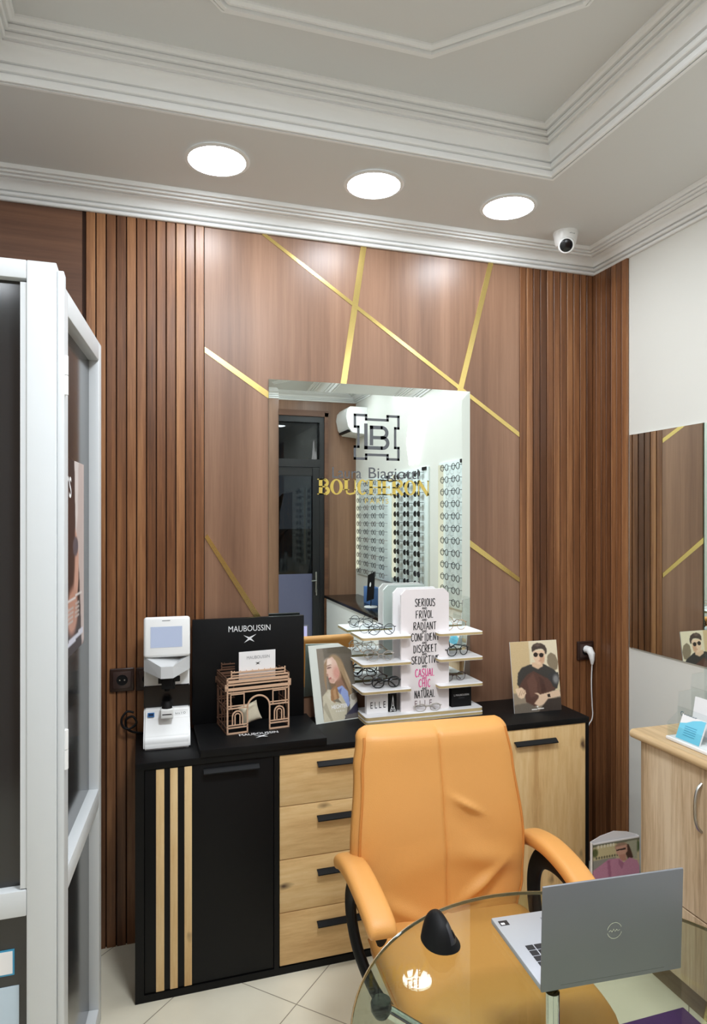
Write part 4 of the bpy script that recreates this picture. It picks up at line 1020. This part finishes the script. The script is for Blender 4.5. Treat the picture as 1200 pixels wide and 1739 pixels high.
# vertical mouse
T = thing('computer_mouse', 'black upright ergonomic mouse on the glass table', 'mouse', (.648, 1.385, TZ+.0005), R(0))
def mouse_fn(i, j, n=22, na=32):
    return mouse_at(i/(n-1), 2*PI*j/na)
def mouse_at(t, a):
    c, q = math.cos(a), math.sin(a)
    k = (1-t**3.2)**.55 if t < 1 else 0
    cx = -.004-.006*t+.002*math.sin(t*PI); cy = .004*t
    rx, ry = .039*k*(1-.28*t), .052*k*(1-.12*t)
    x = cx+rx*math.copysign(abs(c)**.9, c); y = cy+ry*math.copysign(abs(q)**.9, q)
    if c > 0: x -= .012*math.sin(t*PI)*c          # scooped finger side
    else: x -= .005*(1-t)*abs(c)
    return (x, y, .064*t)
mb = MB().grid(mouse_fn, 22, 32, wrap=True); mb.f.append(tuple(range(32))); mb.mi.append(0)
ms = mb.build('shell', M_blackm, T, smooth=60)
mp = lambda t, deg, o: Vector(mouse_at(t, R(deg))) + Vector((math.cos(R(deg)), math.sin(R(deg)), .3))*o
MB().tube([mp(.62, -50, .0005), mp(.50, -52, .0015), mp(.40, -54, .0005)], [.0022, .003, .0022], 10).build('wheel', M_blackg, T)
MB().grid(lambda i, j: tuple(mp(.26+.58*i/10, -88+76*j/10, .0012*math.sin(PI*min(1, max(0, i/10)))**.3*math.sin(PI*j/10)**.3-.0002)), 11, 11).build('button_panel', pm('mouse_button', (46,46,48), .42), T, smooth=60)

# ------------------------------------------------------------------ pale oak cabinet on the right
T = thing('oak_cabinet', 'pale oak cabinet along the right wall with rounded worktop', 'cabinet', (1.96, 1.5, 0))
cy0, cy1 = .92, 2.085
MB().box(1.792, 2.14, cy0, cy1, .10, .872).build('carcass', M_sonoma, T, True)
MB().box(1.815, 2.14, cy0, cy1-.01, 0, .10).build('plinth', M_sonomad, T, True)
nose = [(2.143,.872),(2.143,.905),(1.765,.905)]+[(1.765+.016*math.cos(R(a)), .8885+.0165*math.sin(R(a))) for a in range(90, 271, 20)]+[(1.765,.872)]
mb = MB().prism(nose, cy0-.02, cy1+.012, 'y'); mb.build('worktop', M_sonomah, T, True, smooth=30)
for a, b in ((1.735, 2.062), (1.40, 1.731), (.94, 1.396)):
    d = MB().rbox(1.774, 1.791, a, b, .362, .866, .0012, 1).build('door', M_sonoma, T, True)
    hy = a+.045; P = [(1.774, hy, .655), (1.757, hy, .672), (1.748, hy, .70), (1.746, hy, .735), (1.748, hy, .77), (1.757, hy, .798), (1.774, hy, .815)]
    MB().tube(smooth_path(P, 5), .0055, 10).build('handle', M_steel, d, True)
    MB().rbox(1.774, 1.791, a, b, .104, .357, .0012, 1).build('drawer', M_sonoma, T, True)
# leaflet holder
T = thing('leaflet_holder', 'clear acrylic tiered leaflet holder on a white base on the pale oak worktop', 'leaflet holder', (1.9, 1.85, .905))
MB().rbox(1.795, 2.03, 1.70, 1.965, .9055, .918, .003).build('base', M_plast, T, True)
for i, (x, zt) in enumerate(((1.845,1.02),(1.905,1.085),(1.965,1.15),(2.02,1.21))):
    MB().box(x, x+.003, 1.705, 1.96, .918, zt).build('divider', M_acryl, T, True)
pts = [(1.80,.918),(2.023,.918),(2.023,1.205),(1.972,1.20),(1.965,1.135),(1.912,1.13),(1.905,1.075),(1.852,1.07),(1.846,1.0),(1.80,.965)]
for y in (1.96, 1.702): MB().prism(pts, y, y+.003, 'y').build('side', M_acryl, T, True)
MB().box(1.803, 1.806, 1.705, 1.96, .918, .962).build('divider', M_acryl, T, True)
def leaflet(label, x, y0, y1, z0, z1, lean, mat, extra=None):
    t = thing('leaflet', label, 'leaflet', (x, (y0+y1)/2, z0), 0, 'leaflets in the acrylic holder')
    L = (y1-y0)/2; Mx = Matrix.Rotation(R(lean), 4, 'Y')
    MB().box(0, .006, -L, L, 0, z1-z0, M=Mx).build('paper', mat, t)
    if extra: extra(t, Mx, L, z1-z0)
    return t
def blue_art(t, Mx, L, H):
    P = [(-L, 0), (L, 0), (L, H*.62), (L*.5, H*.70), (0, H*.86), (-L*.6, H*.97), (-L, H*.98)]
    MB().add([(-.0006, p[0], p[1]) for p in P], [tuple(range(len(P)))], M=Mx).build('blue_print', pm('leaflet_blue', (120,206,232), .4), t, smooth=0, recalc=False)
    mb = MB()
    for k in range(5): mb.add([(-.0011, -L*.5, H*(.2+.09*k)), (-.0011, L*.5, H*(.2+.09*k)), (-.0011, L*.5, H*(.225+.09*k)), (-.0011, -L*.5, H*(.225+.09*k))], [(0,1,2,3)], M=Mx)
    mb.build('text_lines', pm('leaflet_text', (70,150,186), .5), t, smooth=0, recalc=False)
leaflet('pale blue leaflet lying in the front tier of the acrylic holder', 1.812, 1.83, 1.935, .9185, 1.005, 22, M_white, blue_art)
leaflet('white leaflet in the second tier of the acrylic holder', 1.870, 1.72, 1.93, .9185, 1.06, 10, M_white)
leaflet('white leaflet in the third tier of the acrylic holder', 1.930, 1.72, 1.92, .9185, 1.10, 10, M_white)
leaflet('tall white leaflet in the rear tier of the acrylic holder', 1.985, 1.72, 1.88, .9185, 1.19, 6, M_white)
o = text('holder_lettering', 'Cooper', 0, .075, 0, .022, 0, pm('teal_ink', (40,90,110), .4), thing_h := T, M=Matrix.Translation((1.8435-1.9, 1.945-1.85, .985-.905)) @ Matrix.Rotation(R(-90), 4, 'Z'))

# paper bag behind the laptop
T = thing('paper_bag', 'white paper bag printed with a woman in pink, beside the pale oak cabinet', 'bag', (1.93, 2.36, 0))
bx0, bx1, by0, by1, bh = 1.785, 2.020, 2.36, 2.378, .345
MB().box(bx0, bx1, by0, by0+.0015, 0, bh).box(bx0, bx0+.0015, by0, by1, 0, bh).box(bx1-.0015, bx1, by0, by1, 0, bh).box(bx0, bx1, by0, by1, 0, .0015).build('bag_body', M_white, T, True)
top = [(bx0, 0), (bx1, 0), (bx1, bh), (bx1-.05, bh+.018), ((bx0+bx1)/2, bh+.030), (bx0+.05, bh+.018), (bx0, bh)]
MB().prism(top, by1-.0015, by1, 'y').build('back_flap', M_white, T, True)
P = Pic(90, 126, (196, 186, 150))
P.poly([(0,0),(1,0),(1,.06),(0,.06)], (120,120,100), 2).poly([(.08,.05),(.5,.05),(.5,.36),(.08,.36)], (206,194,150), 1)
for k in range(6): P.poly([(.1+k*.065,.03),(.135+k*.065,.03),(.135+k*.065,.10),(.1+k*.065,.10)], (232,228,208), 1)
P.ell(.05,.2,.06,.1,(92,100,60),.5).ell(.95,.2,.06,.14,(84,100,62),.5).poly([(.72,.05),(.95,.05),(.95,.5),(.72,.5)], (168,168,146), 2)
for k in range(9): P.ell(.08+k*.055,.33,.018,.03,(100,98,78),.6)
P.poly([(0,.38),(.5,.37),(.4,.6),(0,.6)], (150,148,140), 3)
P.poly([(.66,.10),(.76,.12),(.82,.3),(.86,.46),(.76,.5),(.70,.35)], (72,44,34), 1)
P.ell(.60,.14,.13,.085,(160,130,110),.3)
P.poly([(.48,.14),(.72,.12),(.74,.28),(.66,.38),(.56,.38),(.50,.30)], (206,160,140), 2).poly([(.55,.34),(.7,.34),(.72,.5),(.58,.5)], (192,140,122), 2)
P.poly([(.49,.205),(.58,.20),(.70,.19),(.7,.235),(.62,.24),(.57,.23),(.5,.245)], (56,40,38), 0)
P.poly([(0,.62),(.18,.5),(.34,.40),(.56,.42),(.66,.54),(.78,.44),(.95,.55),(1,.7),(1,1),(0,1)], (196,138,166), 1)
P.poly([(.3,.44),(.36,.42),(.4,.9),(.34,.9)], (168,108,138), 3).poly([(.55,.44),(.66,.56),(.62,.7),(.54,.54)], (170,112,140), 1)
P.noise(3, 5)
P.mesh('print', lambda u, v: (bx0+.001+u*(bx1-bx0-.002), by0-.0006, .165+v*(bh-.171)), M_print, T)

# purple mat
o = MB().rbox(1.20, 1.785, 1.05, 1.872, 0, .008, .003).build('floor_mat', M_purple); tag(o, 'purple mat on the tiled floor beside the pale oak cabinet', 'mat')

# ------------------------------------------------------------------ what the mirrors show: the room behind
# entrance door in the front wall
D2 = bpy.data.objects.new('door_2', None); C.objects.link(D2); D2['kind'] = 'structure'; D2.location = (1.37, YF, 0)
M_dframe = pm('door_black', (26, 26, 28), 0.4)
mb = MB().box(.95, 1.0, YF-.08, YF+.01, 0, 2.74).box(1.75, 1.80, YF-.08, YF+.01, 0, 2.74).box(1.0, 1.75, YF-.08, YF+.01, 2.22, 2.30).box(1.0, 1.75, YF-.08, YF+.01, 2.68, 2.74)
mb.build('door_frame', M_dframe, D2, True)
mb = MB().box(1.0, 1.06, YF-.06, YF-.01, .01, 2.215).box(1.68, 1.75, YF-.06, YF+.004, .01, 2.215).box(1.06, 1.68, YF-.06, YF-.01, 2.13, 2.215).box(1.06, 1.68, YF-.06, YF-.01, .01, .09)
mb.build('door_leaf', M_dframe, D2, True)
MB().box(1.06, 1.68, YF-.04, YF-.034, 1.12, 2.13).build('door_glass', thin_glass('door_glass', (150,156,160), 1.5), D2, True)
MB().box(1.06, 1.68, YF-.042, YF-.032, .09, 1.12).build('door_panel', pm('door_panel_grey', (96, 98, 124), .4), D2, True)
MB().rbox(1.705, 1.722, YF+.004, YF+.014, .93, 1.14, .003).tube([(1.713,YF+.02,1.05), (1.66,YF+.03,1.05)], .008, 8).build('door_handle', M_steel, D2, True)
MB().tube([(1.713,YF+.014,.96), (1.713,YF+.03,.96)], .006, 8).rbox(1.706, 1.720, YF+.026, YF+.03, .90, .965, .002).build('door_key', M_steel, D2, True)
struct('window_1', MB().box(1.0, 1.75, YF-.05, YF-.044, 2.30, 2.68), thin_glass('transom_glass', (110,114,116), 1.6))
mb = MB().box(1.80, 1.84, YF, YF+.03, 0, 2.78).box(.91, .95, YF, YF+.03, 0, 2.78).box(.91, 1.84, YF, YF+.03, 2.74, 2.80)
struct('trim_4', mb, M_panelh)
# outside: a pale low wall and a plant
struct('wall_outside', MB().box(-.2, 3.2, YF-2.0, YF-1.9, 0, 1.55), pm('outside_wall', (150, 148, 142), .8, var=.2))
T = thing('garden_plant', 'tall dark leafy plant outside the glass door, seen in the mirror', 'plant', (1.42, YF-.9, 0))
random.seed(3)
for k in range(16):
    a = random.uniform(0, 2*PI); L = random.uniform(.5, .9); zb = random.uniform(.5, 1.5); c, q = math.cos(a), math.sin(a); sp = random.uniform(.15, .38)
    pts = [(c*sp*u**1.5, q*sp*u**1.5, zb+L*(u-.35*u*u)) for u in [i/8 for i in range(9)]]
    mb = MB(); v = []
    for i, p in enumerate(pts):
        wd = .055*math.sin(PI*min(.97, (i+.6)/9)); v += [(p[0]-q*wd, p[1]+c*wd, p[2]+.006), (p[0], p[1], p[2]), (p[0]+q*wd, p[1]-c*wd, p[2]+.006)]
    f = []
    for i in range(8): f += [(3*i, 3*i+1, 3*i+4, 3*i+3), (3*i+1, 3*i+2, 3*i+5, 3*i+4)]
    mb.add(v, f).build('leaf', M_leaf, T, smooth=60)
MB().tube([(0,0,0), (.02,0,1.0), (0,.02,1.7)], [.03,.025,.012], 10).build('stem', M_leaf, T)
# air conditioner
T = thing('air_conditioner', 'white split air conditioner high on the right wall, seen in the mirror', 'air conditioner', (2.04, -.66, 2.53))
prof = [(2.146,2.80),(1.965,2.80),(1.935,2.765),(1.925,2.70),(1.945,2.60),(1.99,2.545),(2.146,2.53)]
MB().prism(prof, -1.085, -.72, 'y').build('casing', M_plast, T, True, smooth=30)
MB().box(1.95, 1.985, -1.06, -.75, 2.555, 2.575, M=None).build('vent_slot', M_blackm, T, True)
# neon zigzag lamp on the right wall
T = thing('neon_lamp', 'white neon lamp of nested diamonds on the right wall, seen in the mirror', 'lamp', (2.13, .56, 2.2))
for cyy, cz, hw_, hh in ((.55,2.42,.085,.27),(.55,2.42,.050,.15),(.44,2.34,.06,.20)):
    MB().tube([(2.125,cyy,cz+hh),(2.125,cyy+hw_,cz),(2.125,cyy,cz-hh),(2.125,cyy-hw_,cz)], .007, 6, True).build('neon_tube', M_neon, T, True)
# spectacle racks on the right wall
M_rackw = pm('rack_white', (226, 236, 234), .3)
M_strip = emis('rack_light_strip', (255, 250, 226), .72)
def tiny(mat, lens):
    mb = MB()
    for s in (-1, 1):
        P = [(-.004*abs(math.cos(2*PI*k/14)), s*.036+math.cos(2*PI*k/14)*.027, math.sin(2*PI*k/14)*.023) for k in range(14)]
        mb.tube(P, .0024, 5, True); mb.add(P, [tuple(range(14))], 1)
        mb.tube([(0,s*.060,.008), (.03,s*.064,.008)], .002, 5)
    mb.tube([(-.003,-.009,.006), (-.003,.009,.006)], .002, 5)
    return mb, [mat, lens]
protos = {}
RG = 'spectacles on the wall racks'
def rack(y0, y1, cols, label, z0, z1, kinds, rows):
    t = thing('glasses_rack', label, 'rack', (XR, (y0+y1)/2, z0), 0, 'wall racks of spectacles')
    MB().rbox(2.128, 2.1455, y0, y1, z0-.05, z1+.05, .003).build('back_board', M_rackw, t, True)
    MB().box(2.118, 2.128, y0+.006, y0+.075, z0, z1+.03).build('light_strip', M_strip, t, True)
    MB().box(2.120, 2.128, y1-.10, y1-.02, z1+.055-.03, z1+.05).build('name_plate', M_ink, t, True)
    for r_ in range(rows):
        z = z0+(z1-z0)*r_/(rows-1)
        for c_ in range(cols):
            y = y0+.085+(y1-y0-.10)*(c_+.5)/cols; k = kinds[(r_+c_*2) % len(kinds)]
            if k not in protos:
                mb, mm = tiny({'b': M_frame_black, 'w': M_frame_wire, 't': M_frame_tort, 's': M_frame_black}[k], M_sun if k == 's' else M_lens)
                o = mb.build('eyeglasses', mm, recalc=False); protos[k] = o
            else:
                o = protos[k].copy(); C.objects.link(o)
            o.location = (2.092, y, z)
            tag(o, 'sunglasses with dark lenses on the middle wall rack, seen in the mirror' if k == 's' else 'pair of spectacles on a wall rack, seen in the mirror', 'glasses', 'sunglasses on the middle rack' if k == 's' else RG)
rack(-1.02, -.02, 4, 'white wall rack of spectacles nearest the entrance, seen in the mirror', 1.17, 2.03, 'bwtb', 12)
rack(.03, .80, 3, 'middle white wall rack with sunglasses, seen in the mirror', 1.17, 2.05, 'ss', 12)
rack(1.01, 1.47, 2, 'white wall rack of spectacles nearest the wall mirror, seen in the mirror', 1.10, 2.06, 'wbw', 12)
T = thing('low_cabinet', 'white low cabinet under the spectacle racks', 'cabinet', (1.95, -.1, 0))
MB().rbox(1.80, 2.14, -1.0, .88, 0, .88, .003).build('carcass', M_plast, T, True)
MB().rbox(1.78, 2.145, -1.02, .89, .88, .905, .003).build('worktop', M_blackg, T, True)
T = thing('counter_sign', 'small black sign with white emblem on a round foot, seen in the mirror', 'sign', (1.94, -.02, .905))
Mq = Matrix.Translation((0, 0, .17)) @ Matrix.Rotation(R(8), 4, 'Y') @ Matrix.Rotation(R(14), 4, 'X')
MB().rbox(-.004, .004, -.085, .085, -.11, .13, .002).build('panel', M_blackm, T).matrix_local = Mq
MB().lathe([(.0,.0),(.016,.0),(.020,.001)], (0,0,0), 20).build('emblem', M_inkw, T, recalc=False).matrix_local = Mq @ Matrix.Translation((-.0046, 0, .03)) @ Matrix.Rotation(R(-90), 4, 'Y')
MB().tube([(0,0,.004), (.0,.01,.08)], .004, 8).build('stem', M_blackm, T)
MB().lathe([(0,0),(.06,0),(.058,.008),(0,.010)], seg=28).build('foot', M_plast, T)
o = MB().rbox(1.98, 2.07, -.34, -.10, .9055, 1.06, .002).build('gift_box', pm('box_blue', (90, 130, 190), .5)); tag(o, 'blue cardboard box on the white low cabinet, seen in the mirror', 'box')
